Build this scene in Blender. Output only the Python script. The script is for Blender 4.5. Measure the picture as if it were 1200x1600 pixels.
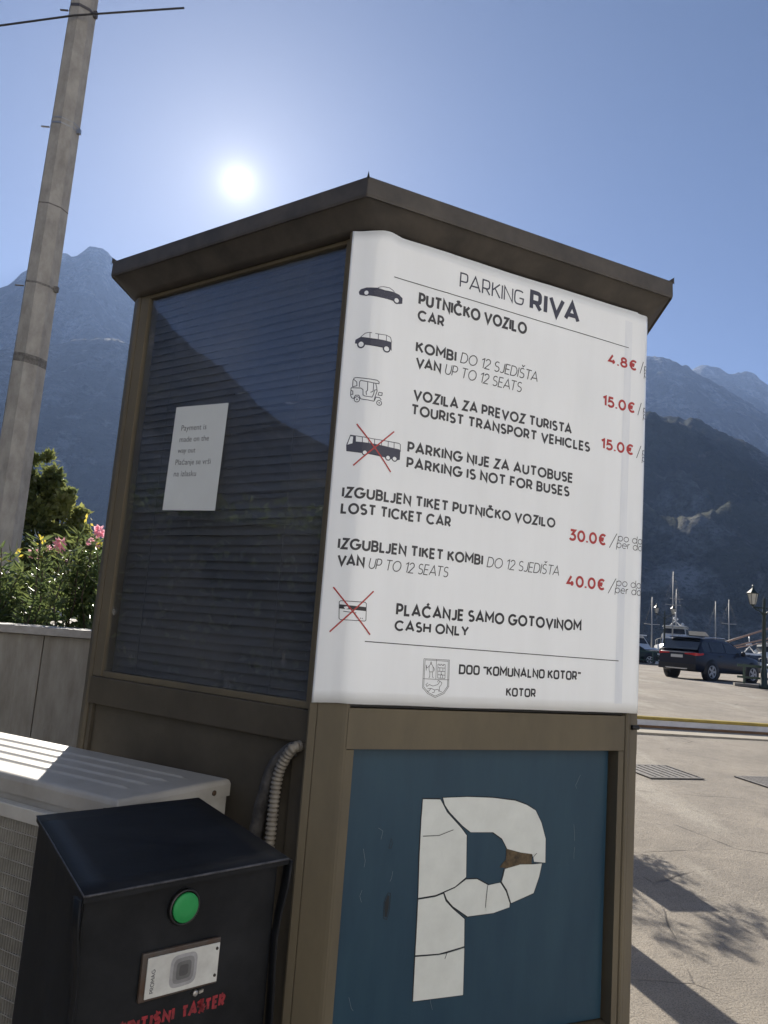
import bpy, bmesh, math, random
from mathutils import Vector, Matrix, noise
for o in list(bpy.data.objects): bpy.data.objects.remove(o, do_unlink=True)
random.seed(7)
S = bpy.context.scene
COL = S.collection
rad = math.radians
# ------------------------------------------------------------------ camera
PITCH, ROLL = rad(8.733), rad(4.395)
fw = Vector((0, math.cos(PITCH), math.sin(PITCH)))
up0 = Vector((0, -math.sin(PITCH), math.cos(PITCH)))
rt0 = Vector((1, 0, 0))
rt = rt0 * math.cos(ROLL) + up0 * math.sin(ROLL)
up = -rt0 * math.sin(ROLL) + up0 * math.cos(ROLL)
cd = bpy.data.cameras.new('camera')
cam = bpy.data.objects.new('camera', cd); COL.objects.link(cam)
cd.sensor_fit = 'VERTICAL'; cd.sensor_height = 36.0; cd.sensor_width = 27.0
cd.lens = 36.0 * 1205.3 / 1600
cd.clip_start = 0.05; cd.clip_end = 30000
m = Matrix((rt, up, -fw)).transposed().to_4x4(); m.translation = (0, 0, 1.6)
cam.matrix_world = m
S.camera = cam
# ------------------------------------------------------------------ sky and sun
SUN_AZ, SUN_EL = rad(-13.44), rad(30.4)
sdir = Vector((math.sin(SUN_AZ) * math.cos(SUN_EL), math.cos(SUN_AZ) * math.cos(SUN_EL), math.sin(SUN_EL)))
W = bpy.data.worlds.new('World'); S.world = W; W.use_nodes = True
nt = W.node_tree; nt.nodes.clear()
sky = nt.nodes.new('ShaderNodeTexSky'); sky.sky_type = 'NISHITA'; sky.sun_disc = False
sky.sun_elevation = SUN_EL; sky.sun_rotation = SUN_AZ
sky.air_density = 0.45; sky.dust_density = 0.15; sky.ozone_density = 3.5; sky.altitude = 0
bg = nt.nodes.new('ShaderNodeBackground'); bg.inputs[1].default_value = 0.05
nt.links.new(sky.outputs[0], bg.inputs[0])
# the sun's disc and the bright aureole of dusty air round it
tc = nt.nodes.new('ShaderNodeTexCoord')
dot = nt.nodes.new('ShaderNodeVectorMath'); dot.operation = 'DOT_PRODUCT'
nrm = nt.nodes.new('ShaderNodeVectorMath'); nrm.operation = 'NORMALIZE'
nt.links.new(tc.outputs['Generated'], nrm.inputs[0]); nt.links.new(nrm.outputs[0], dot.inputs[0])
dot.inputs[1].default_value = sdir
def wmath(op, a, b=None, clamp=False):
    n = nt.nodes.new('ShaderNodeMath'); n.operation = op; n.use_clamp = clamp
    for i, v in enumerate((a, b)):
        if v is None: continue
        if isinstance(v, (int, float)): n.inputs[i].default_value = v
        else: nt.links.new(v, n.inputs[i])
    return n.outputs[0]
ang = wmath('ARCCOSINE', wmath('MINIMUM', dot.outputs['Value'], 1.0))
def falloff(scale, amp): return wmath('MULTIPLY', wmath('EXPONENT', wmath('MULTIPLY', ang, -1.0 / scale)), amp)
disc = wmath('MULTIPLY', wmath('LESS_THAN', ang, rad(0.78)), 5.0)
aur = wmath('ADD', wmath('ADD', wmath('ADD', falloff(rad(0.65), 0.9), falloff(rad(3.0), 0.16)), falloff(rad(11.0), 0.10)), disc)
bg2 = nt.nodes.new('ShaderNodeBackground'); bg2.inputs[0].default_value = (1.0, 0.97, 0.90, 1)
nt.links.new(aur, bg2.inputs[1])
addn = nt.nodes.new('ShaderNodeAddShader'); wo = nt.nodes.new('ShaderNodeOutputWorld')
nt.links.new(bg.outputs[0], addn.inputs[0]); nt.links.new(bg2.outputs[0], addn.inputs[1])
nt.links.new(addn.outputs[0], wo.inputs[0])
ld = bpy.data.lights.new('sun', 'SUN'); ld.energy = 5.0; ld.angle = rad(0.5); ld.color = (1.0, 0.93, 0.82)
sun = bpy.data.objects.new('sun', ld); COL.objects.link(sun)
sun.rotation_euler = (-sdir).to_track_quat('-Z', 'Y').to_euler(); sun.location = sdir * 50
# ------------------------------------------------------------------ render settings
S.view_settings.view_transform = 'Standard'; S.view_settings.look = 'None'
S.view_settings.exposure = 0.95; S.view_settings.gamma = 1.0
S.render.engine = 'CYCLES'
S.cycles.use_denoising = True
S.cycles.max_bounces = 8; S.cycles.diffuse_bounces = 4; S.cycles.glossy_bounces = 4
S.cycles.transparent_max_bounces = 16; S.cycles.volume_bounces = 1
S.cycles.caustics_reflective = False; S.cycles.caustics_refractive = False
S.cycles.sample_clamp_indirect = 6.0
# ------------------------------------------------------------------ helpers
MATS = {}
def mat(name, col=(0.5, 0.5, 0.5), rough=0.5, metal=0.0, spec=0.5, var=0.0, vscale=8.0, vcol=None, stretch=(1, 1, 1), bump=0.0, bscale=60.0, rvar=0.0, emit=None, coat=0.0):
    """procedural material: base colour varied by noise, roughness varied, noise bump"""
    if name in MATS: return MATS[name]
    M = bpy.data.materials.new(name); M.use_nodes = True; t = M.node_tree
    p = t.nodes['Principled BSDF']
    p.inputs['Base Color'].default_value = (*col, 1); p.inputs['Roughness'].default_value = rough
    p.inputs['Metallic'].default_value = metal; p.inputs['Specular IOR Level'].default_value = spec
    p.inputs['Coat Weight'].default_value = coat
    co = t.nodes.new('ShaderNodeTexCoord'); mp = t.nodes.new('ShaderNodeMapping'); mp.inputs['Scale'].default_value = stretch
    t.links.new(co.outputs['Object'], mp.inputs[0])
    if var > 0:
        n = t.nodes.new('ShaderNodeTexNoise'); n.inputs['Scale'].default_value = vscale; n.inputs['Detail'].default_value = 6; n.inputs['Roughness'].default_value = 0.65
        t.links.new(mp.outputs[0], n.inputs['Vector'])
        r = t.nodes.new('ShaderNodeMapRange'); r.inputs[1].default_value = 0.35; r.inputs[2].default_value = 0.68
        t.links.new(n.outputs['Fac'], r.inputs[0])
        mx = t.nodes.new('ShaderNodeMix'); mx.data_type = 'RGBA'
        v2 = vcol or tuple(c * (1 - var) for c in col)
        mx.inputs[6].default_value = (*col, 1); mx.inputs[7].default_value = (*v2, 1)
        t.links.new(r.outputs[0], mx.inputs[0]); t.links.new(mx.outputs[2], p.inputs['Base Color'])
        if rvar > 0:
            rr = t.nodes.new('ShaderNodeMapRange'); rr.inputs[3].default_value = rough - rvar; rr.inputs[4].default_value = rough + rvar
            t.links.new(n.outputs['Fac'], rr.inputs[0]); t.links.new(rr.outputs[0], p.inputs['Roughness'])
    if bump > 0:
        n2 = t.nodes.new('ShaderNodeTexNoise'); n2.inputs['Scale'].default_value = bscale; n2.inputs['Detail'].default_value = 5
        t.links.new(mp.outputs[0], n2.inputs['Vector'])
        b = t.nodes.new('ShaderNodeBump'); b.inputs['Strength'].default_value = bump; b.inputs['Distance'].default_value = 0.02
        t.links.new(n2.outputs['Fac'], b.inputs['Height']); t.links.new(b.outputs[0], p.inputs['Normal'])
    if emit: p.inputs['Emission Color'].default_value = (*emit, 1); p.inputs['Emission Strength'].default_value = 1
    MATS[name] = M
    return M

class MB:
    """collects faces; build() links them as ONE mesh object"""
    def __init__(s): s.v = []; s.f = []; s.smooth = []
    def face(s, pts, sm=False):
        k = len(s.v); s.v += [tuple(p) for p in pts]; s.f.append(tuple(range(k, k + len(pts)))); s.smooth.append(sm)
    def grid(s, rows, closed=False, sm=True):
        k = len(s.v); n = len(rows[0])
        for r in rows: s.v += [tuple(p) for p in r]
        for i in range(len(rows) - 1):
            for j in range(n if closed else n - 1):
                j2 = (j + 1) % n
                s.f.append((k + i * n + j, k + i * n + j2, k + (i + 1) * n + j2, k + (i + 1) * n + j)); s.smooth.append(sm)
    def prism(s, poly, d, sm=False):
        """polygon of 3D points extruded by vector d, closed"""
        d = Vector(d); a = [Vector(p) for p in poly]; b = [p + d for p in a]
        s.face(a[::-1]); s.face(b)
        for i in range(len(a)):
            j = (i + 1) % len(a); s.face([a[i], a[j], b[j], b[i]], sm)
    def box(s, lo, hi, M=None):
        x0, y0, z0 = lo; x1, y1, z1 = hi
        P = [Vector(p) for p in ((x0, y0, z0), (x1, y0, z0), (x1, y1, z0), (x0, y1, z0), (x0, y0, z1), (x1, y0, z1), (x1, y1, z1), (x0, y1, z1))]
        if M is not None: P = [M @ p for p in P]
        k = len(s.v); s.v += [tuple(p) for p in P]
        for q in ((0, 3, 2, 1), (4, 5, 6, 7), (0, 1, 5, 4), (1, 2, 6, 5), (2, 3, 7, 6), (3, 0, 4, 7)):
            s.f.append(tuple(k + i for i in q)); s.smooth.append(False)
    def tube(s, pts, r, n=10, cap=True):
        pts = [Vector(p) for p in pts]; R = r if isinstance(r, (list, tuple)) else [r] * len(pts)
        rows = []; prev = None
        for i, p in enumerate(pts):
            d = (pts[min(i + 1, len(pts) - 1)] - pts[max(i - 1, 0)]).normalized()
            if prev is None:
                x = d.orthogonal().normalized()
            else:
                x = (prev - d * prev.dot(d)).normalized()
            prev = x; y = d.cross(x)
            rows.append([p + (x * math.cos(2 * math.pi * j / n) + y * math.sin(2 * math.pi * j / n)) * R[i] for j in range(n)])
        s.grid(rows, True)
        if cap: s.face(rows[0][::-1]); s.face(rows[-1])
    def lathe(s, prof, c=(0, 0, 0), n=20, axis=None, sm=True):
        """prof: (radius, height) list about axis through c"""
        c = Vector(c); ax = Vector(axis or (0, 0, 1)).normalized(); x = ax.orthogonal().normalized(); y = ax.cross(x)
        rows = [[c + ax * h + (x * math.cos(2 * math.pi * j / n) + y * math.sin(2 * math.pi * j / n)) * max(r, 1e-4) for j in range(n)] for r, h in prof]
        s.grid(rows, True, sm)
        s.face(rows[0][::-1]); s.face(rows[-1])
    def build(s, name, material, parent=None, bevel=0.0, origin=None, merge=True):
        me = bpy.data.meshes.new(name)
        me.from_pydata(s.v, [], s.f)
        me.polygons.foreach_set('use_smooth', s.smooth)
        bm = bmesh.new(); bm.from_mesh(me)
        if merge: bmesh.ops.remove_doubles(bm, verts=bm.verts, dist=1e-5)
        if bevel > 0:
            es = [e for e in bm.edges if len(e.link_faces) == 2 and e.calc_face_angle(0) > 0.5]
            bmesh.ops.bevel(bm, geom=es, offset=bevel, segments=2, profile=0.6, affect='EDGES', clamp_overlap=True)
        if merge: bmesh.ops.recalc_face_normals(bm, faces=bm.faces)
        bm.to_mesh(me); bm.free()
        o = bpy.data.objects.new(name, me)
        me.materials.append(material)
        off = None
        if parent is not None: off = root_loc(parent)
        elif origin is not None: off = Vector(origin)
        if off is not None:
            me.transform(Matrix.Translation(-off))
        COL.objects.link(o)
        if parent is not None: o.parent = parent
        elif origin is not None: o.location = origin
        return o
def root_loc(o):
    v = Vector((0, 0, 0))
    while o is not None:
        v += o.location; o = o.parent
    return v
def tag(o, label, cat, group=None):
    o['label'] = label; o['category'] = cat
    if group: o['group'] = group
    return o
def thing(name, label, cat, loc, group=None):
    o = bpy.data.objects.new(name, None); o.empty_display_size = 0.1; COL.objects.link(o); o.location = loc
    return tag(o, label, cat, group)
def setting(o, kind='structure'): o['kind'] = kind; return o
def copy_tree(o, parent=None):
    c = o.copy(); COL.objects.link(c)
    if parent is not None: c.parent = parent
    for ch in [q for q in o.children]: copy_tree(ch, c)
    return c
# ---- flat drawing: strokes and fills in (s,z), laid on a surface by f(s,z,lift)
def stroke(mb, pts, w, f, lift=0.0, closed=False):
    P = []
    for p in pts:
        q = Vector((p[0], p[1]))
        if not P or (q - P[-1]).length > 1e-6: P.append(q)
    n = len(P)
    if n < 2: return
    L = []; Rr = []
    for i in range(n):
        a = P[i - 1] if (i > 0 or closed) else None; b = P[(i + 1) % n] if (i < n - 1 or closed) else None
        d1 = (P[i] - a).normalized() if a is not None and (P[i] - a).length > 1e-9 else None
        d2 = (b - P[i]).normalized() if b is not None and (b - P[i]).length > 1e-9 else None
        d1 = d1 or d2; d2 = d2 or d1
        nrm_ = Vector((-(d1 + d2).y, (d1 + d2).x))
        if nrm_.length < 0.3: nrm_ = Vector((-d2.y, d2.x)) * 2
        nrm_.normalize(); c = max(0.42, nrm_.dot(Vector((-d1.y, d1.x))))
        L.append(P[i] + nrm_ * (w / 2 / c)); Rr.append(P[i] - nrm_ * (w / 2 / c))
    m_ = n if closed else n - 1
    for i in range(m_):
        j = (i + 1) % n
        # subdivide long pieces so they follow a curved sheet
        k = max(1, int((P[j] - P[i]).length / 0.012))
        for q in range(k):
            t0, t1 = q / k, (q + 1) / k
            a0 = L[i].lerp(L[j], t0); a1 = L[i].lerp(L[j], t1); b0 = Rr[i].lerp(Rr[j], t0); b1 = Rr[i].lerp(Rr[j], t1)
            mb.face([f(b0.x, b0.y, lift), f(b1.x, b1.y, lift), f(a1.x, a1.y, lift), f(a0.x, a0.y, lift)])
def fill(mb, poly, f, lift=0.0):
    from mathutils.geometry import tessellate_polygon
    P = [Vector((p[0], p[1], 0)) for p in poly]
    for tri in tessellate_polygon([P]):
        a, b, c = [P[i] for i in tri]
        if (b - a).cross(c - a).z < 0: b, c = c, b
        # subdivide the triangle so it follows the bend
        n = max(1, int(max((a - b).length, (b - c).length, (c - a).length) / 0.012))
        g = lambda i, j: a + (b - a) * (i / n) + (c - a) * (j / n)
        for i in range(n):
            for j in range(n - i):
                mb.face([f(*g(i, j).xy, lift), f(*g(i + 1, j).xy, lift), f(*g(i, j + 1).xy, lift)])
                if i + j < n - 1: mb.face([f(*g(i + 1, j).xy, lift), f(*g(i + 1, j + 1).xy, lift), f(*g(i, j + 1).xy, lift)])
def ring(c, rx, rz, n=20): return [(c[0] + rx * math.cos(2 * math.pi * i / n), c[1] + rz * math.sin(2 * math.pi * i / n)) for i in range(n)]
# ---- monoline letters
def make_font(sq):
    e = 0.55 if sq else 1.0
    def arc(cx, cy, rx, ry, a0, a1, n=10):
        out = []
        for i in range(n + 1):
            a = rad(a0 + (a1 - a0) * i / n); c, s_ = math.cos(a), math.sin(a)
            out.append((cx + rx * math.copysign(abs(c) ** e, c), cy + ry * math.copysign(abs(s_) ** e, s_)))
        return out
    ow = 0.66 if sq else 0.86; r = ow / 2
    F = {}
    F['A'] = (0.76, [[(0, 0), (0.38, 1), (0.76, 0)], [(0.13, 0.28), (0.63, 0.28)]])
    F['B'] = (0.54, [[(0, 0.52), (0.30, 0.52)] + arc(0.30, 0.76, 0.20, 0.24, -90, 90)[1:] + [(0, 1), (0, 0), (0.30, 0)] + arc(0.30, 0.26, 0.24, 0.26, -90, 90)[1:]])
    F['C'] = (ow * 0.93, [arc(r, 0.5, r, 0.5, 42, 318, 22)])
    F['D'] = (0.66, [[(0, 0), (0, 1), (0.26, 1)] + arc(0.26, 0.5, 0.40, 0.5, 90, -90, 14) + [(0, 0)]])
    F['E'] = (0.46, [[(0.46, 1), (0, 1), (0, 0), (0.46, 0)], [(0, 0.51), (0.42, 0.51)]])
    F['F'] = (0.44, [[(0.44, 1), (0, 1), (0, 0)], [(0, 0.50), (0.40, 0.50)]])
    F['G'] = (ow, [arc(r, 0.5, r, 0.5, 44, 360, 24)[:-1] + [(ow, 0.46), (ow * 0.55, 0.46)]])
    F['H'] = (0.62, [[(0, 0), (0, 1)], [(0.62, 0), (0.62, 1)], [(0, 0.51), (0.62, 0.51)]])
    F['I'] = (0.0, [[(0, 0), (0, 1)]])
    F['J'] = (0.38, [[(0.38, 1), (0.38, 0.28)] + arc(0.16, 0.24, 0.22, 0.24, 0, -140, 10)])
    F['K'] = (0.56, [[(0, 0), (0, 1)], [(0.54, 1), (0.02, 0.46)], [(0.20, 0.60), (0.58, 0)]])
    F['L'] = (0.44, [[(0, 1), (0, 0), (0.44, 0)]])
    F['M'] = (0.78, [[(0, 0), (0, 1), (0.39, 0.36), (0.78, 1), (0.78, 0)]])
    F['N'] = (0.62, [[(0, 0), (0, 1), (0.62, 0), (0.62, 1)]])
    F['O'] = (ow, [arc(r, 0.5, r, 0.5, 0, 360, 28)])
    F['P'] = (0.50, [[(0, 0), (0, 1), (0.24, 1)] + arc(0.24, 0.70, 0.26, 0.30, 90, -90, 12) + [(0, 0.40)]])
    F['R'] = (0.54, [[(0, 0), (0, 1), (0.24, 1)] + arc(0.24, 0.70, 0.26, 0.30, 90, -90, 12) + [(0, 0.40)], [(0.26, 0.40), (0.54, 0)]])
    F['S'] = (0.52, [arc(0.25, 0.755, 0.23, 0.245, 40, 250, 14) + arc(0.27, 0.255, 0.25, 0.255, 80, -145, 14)])
    F['T'] = (0.62, [[(0, 1), (0.62, 1)], [(0.31, 1), (0.31, 0)]])
    F['U'] = (0.60, [[(0, 1), (0, 0.32)] + arc(0.30, 0.32, 0.30, 0.32, 180, 360, 14) + [(0.60, 1)]])
    F['V'] = (0.74, [[(0, 1), (0.37, 0), (0.74, 1)]])
    F['Y'] = (0.68, [[(0, 1), (0.34, 0.44), (0.68, 1)], [(0.34, 0.44), (0.34, 0)]])
    F['Z'] = (0.54, [[(0.02, 1), (0.54, 1), (0, 0), (0.56, 0)]])
    F['W'] = (1.0, [[(0, 1), (0.25, 0), (0.5, 1), (0.75, 0), (1, 1)]])
    caron = [(0.16, 1.36), (0.32, 1.18), (0.48, 1.36)]
    for b_, c_ in (('C', 'Č'), ('S', 'Š'), ('Z', 'Ž')):
        w_, st = F[b_]; dx = w_ / 2 - 0.32; F[c_] = (w_, st + [[(x + dx, y) for x, y in caron]])
    w_, st = F['C']; F['Ć'] = (w_, st + [[(w_ / 2, 1.16), (w_ / 2 + 0.16, 1.38)]])
    F['0'] = (0.60, [arc(0.30, 0.5, 0.30, 0.5, 0, 360, 24)])
    F['1'] = (0.24, [[(0, 0.82), (0.24, 1), (0.24, 0)]])
    F['2'] = (0.52, [arc(0.26, 0.72, 0.25, 0.28, 165, -25, 12) + [(0, 0), (0.54, 0)]])
    F['3'] = (0.50, [[(0.04, 1), (0.46, 1), (0.22, 0.60)] + arc(0.22, 0.30, 0.28, 0.30, 90, -150, 14)])
    F['4'] = (0.58, [[(0.34, 1), (0, 0.24), (0.58, 0.24)], [(0.42, 0.48), (0.42, 0)]])
    F['5'] = (0.50, [[(0.46, 1), (0.08, 1), (0.04, 0.56)] + arc(0.22, 0.31, 0.28, 0.31, 110, -150, 14)])
    F['8'] = (0.52, [arc(0.26, 0.77, 0.21, 0.23, 0, 360, 18), arc(0.26, 0.27, 0.26, 0.27, 0, 360, 18)])
    F['.'] = (0.0, [[(0, -0.07), (0, 0.09)]])
    F['€'] = (0.62, [[(x * 0.8 + 0.1, y) for x, y in arc(0.40, 0.5, 0.40, 0.5, 48, 312, 20)], [(0, 0.60), (0.50, 0.60)], [(0, 0.40), (0.46, 0.40)]])
    F['“'] = (0.22, [[(0.0, 0.78), (0.08, 1.02)], [(0.22, 0.78), (0.30, 1.02)]])
    F['”'] = (0.22, [[(0.0, 0.78), (0.08, 1.02)], [(0.22, 0.78), (0.30, 1.02)]])
    # a few lower-case letters
    x_ = 0.68
    rr = 0.30; cy = 0.34
    F['o'] = (0.62, [arc(0.31, cy, 0.31, cy, 0, 360, 20)])
    F['p'] = (0.60, [[(0, x_), (0, -0.28)], arc(0.30, cy, 0.30, cy, 0, 360, 20)])
    F['d'] = (0.60, [[(0.60, 1), (0.60, 0)], arc(0.30, cy, 0.30, cy, 0, 360, 20)])
    F['a'] = (0.60, [[(0.60, x_), (0.60, 0)], arc(0.30, cy, 0.30, cy, 0, 360, 20)])
    F['e'] = (0.60, [[(0.0, 0.36), (0.60, 0.36)] + arc(0.30, cy, 0.30, cy, 0, 310, 18)])
    F['n'] = (0.52, [[(0, x_), (0, 0)], [(0, 0.36)] + arc(0.26, 0.40, 0.26, 0.28, 180, 0, 10) + [(0.52, 0)]])
    F['y'] = (0.52, [[(0, x_), (0.27, 0.02)], [(0.52, x_), (0.16, -0.28)]])
    F['r'] = (0.28, [[(0, x_), (0, 0)], [(0, 0.40)] + arc(0.26, 0.40, 0.26, 0.28, 180, 90, 6)])
    return F
FONT = {'rd': make_font(False), 'sq': make_font(True)}
def text_strokes(txt, s0, z0, width, cap, weight, style='rd', slant=0.0, space=None):
    """stroke polylines for one line of text, fitted to a width; returns (polylines, stroke width)"""
    F = FONT[style]; w = weight; x = 0.0; out = []
    gap = 0.085 if space is None else space
    prev_ = ''
    for ch in txt:
        if prev_ + ch in ('LJ', 'VA', 'AV', 'AT', 'TA'): x -= 0.10
        prev_ = ch
        if ch == ' ': x += 0.36; continue
        adv, st = F[ch]
        for pl in st: out.append([(x + w / 2 + px, w / 2 + py * (1 - w)) for px, py in pl])
        x += adv + w + gap
    x -= gap
    k = width / x if width else cap
    return [[(s0 + px * k + slant * py * cap, z0 + py * cap) for px, py in pl] for pl in out], w * cap
def write(mb, txt, s0, z0, width, cap, weight, f, style='rd', slant=0.0, lift=0.0, jitter=0.0, smax=None):
    pls, w = text_strokes(txt, s0, z0, width, cap, weight, style, slant)
    for i, pl in enumerate(pls):
        if smax and max(p[0] for p in pl) > smax: continue
        if jitter: pl = [(a + random.uniform(-jitter, jitter), b + random.uniform(-jitter, jitter)) for a, b in pl]
        cl = len(pl) > 8 and (Vector(pl[0]) - Vector(pl[-1])).length < 1e-5
        stroke(mb, pl[:-1] if cl else pl, w, f, lift + (i % 7) * 0.00002, closed=cl)
# ------------------------------------------------------------------ what is printed on the sign, in metres along and up its sheet
LINES=[
('PARKING', 'L', 0, 'sq', 'navy', 0.2191, 2.5195, 0.4274, 0.0431),
('RIVA', 'B', 0, 'sq', 'navy', 0.4474, 2.5149, 0.6232, 0.0604),
('PUTNIČKO VOZILO', 'B', 0, 'rd', 'grey', 0.1012, 2.4389, 0.4418, 0.0346),
('CAR', 'B', 0, 'rd', 'grey', 0.1016, 2.3965, 0.1805, 0.0307),
('KOMBI', 'B', 0, 'rd', 'grey', 0.1027, 2.311, 0.2238, 0.0314),
('DO 12 SJEDIŠTA', 'L', 1, 'rd', 'grey', 0.2356, 2.3119, 0.4862, 0.0306),
('VAN', 'B', 0, 'rd', 'grey', 0.1058, 2.2707, 0.1803, 0.0288),
('UP TO 12 SEATS', 'L', 1, 'rd', 'grey', 0.1909, 2.271, 0.4336, 0.0301),
('VOZILA ZA PREVOZ TURISTA', 'B', 0, 'rd', 'grey', 0.1053, 2.1846, 0.6114, 0.0296),
('TOURIST TRANSPORT VEHICLES', 'B', 0, 'rd', 'grey', 0.1021, 2.1447, 0.6785, 0.0289),
('PARKING NIJE ZA AUTOBUSE', 'B', 0, 'rd', 'grey', 0.0999, 2.046, 0.6227, 0.0291),
('PARKING IS NOT FOR BUSES', 'B', 0, 'rd', 'grey', 0.1004, 2.0059, 0.6123, 0.029),
('IZGUBLJEN TIKET PUTNIČKO VOZILO', 'B', 0, 'rd', 'grey', -0.0606, 1.9124, 0.5678, 0.0271),
('LOST TICKET CAR', 'B', 0, 'rd', 'grey', -0.0602, 1.8728, 0.2392, 0.0269),
('IZGUBLJEN TIKET KOMBI', 'B', 0, 'rd', 'grey', -0.0599, 1.7862, 0.3417, 0.0273),
('DO 12 SJEDIŠTA', 'L', 1, 'rd', 'grey', 0.3536, 1.7834, 0.5874, 0.0262),
('VAN', 'B', 0, 'rd', 'grey', -0.058, 1.7464, 0.0084, 0.0262),
('UP TO 12 SEATS', 'L', 1, 'rd', 'grey', 0.0178, 1.7449, 0.2391, 0.025),
('PLAĆANJE SAMO GOTOVINOM', 'B', 0, 'rd', 'dark', 0.1017, 1.6389, 0.6701, 0.0303),
('CASH ONLY', 'B', 0, 'rd', 'dark', 0.1004, 1.602, 0.3117, 0.0262),
('DOO “KOMUNALNO KOTOR”', 'B', 0, 'sq', 'dark', 0.289, 1.5071, 0.6729, 0.0246),
('KOTOR', 'B', 0, 'sq', 'dark', 0.4338, 1.4574, 0.5278, 0.0227),
('4.8€', 'B', 0, 'rd', 'red', 0.7329, 2.4213, 0.8434, 0.0323),
('15.0€', 'B', 0, 'rd', 'red', 0.7168, 2.2898, 0.8405, 0.0332),
('15.0€', 'B', 0, 'rd', 'red', 0.7163, 2.162, 0.8388, 0.0326),
('30.0€', 'B', 0, 'rd', 'red', 0.6162, 1.8845, 0.7466, 0.0333),
('40.0€', 'B', 0, 'rd', 'red', 0.6137, 1.7578, 0.7472, 0.0327),
]
RULES= {'r1': [(0.0267, 2.495), (0.8099, 2.4871)], 'r2': [(0.0245, 1.5719), (0.8058, 1.5668)]}
SLASH= [[(0.8562, 2.4174), (0.8688, 2.4563)], [(0.8518, 2.2875), (0.8642, 2.3274)], [(0.8513, 2.1568), (0.8673, 2.1964)], [(0.7596, 1.8805), (0.7861, 1.9242)], [(0.7602, 1.7518), (0.7875, 1.7959)]]
PODAN = [('po da', 0.7893, 1.9033), ('per da', 0.7853, 1.8835), ('po da', 0.7884, 1.7751), ('per da', 0.7845, 1.7548)]
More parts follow.
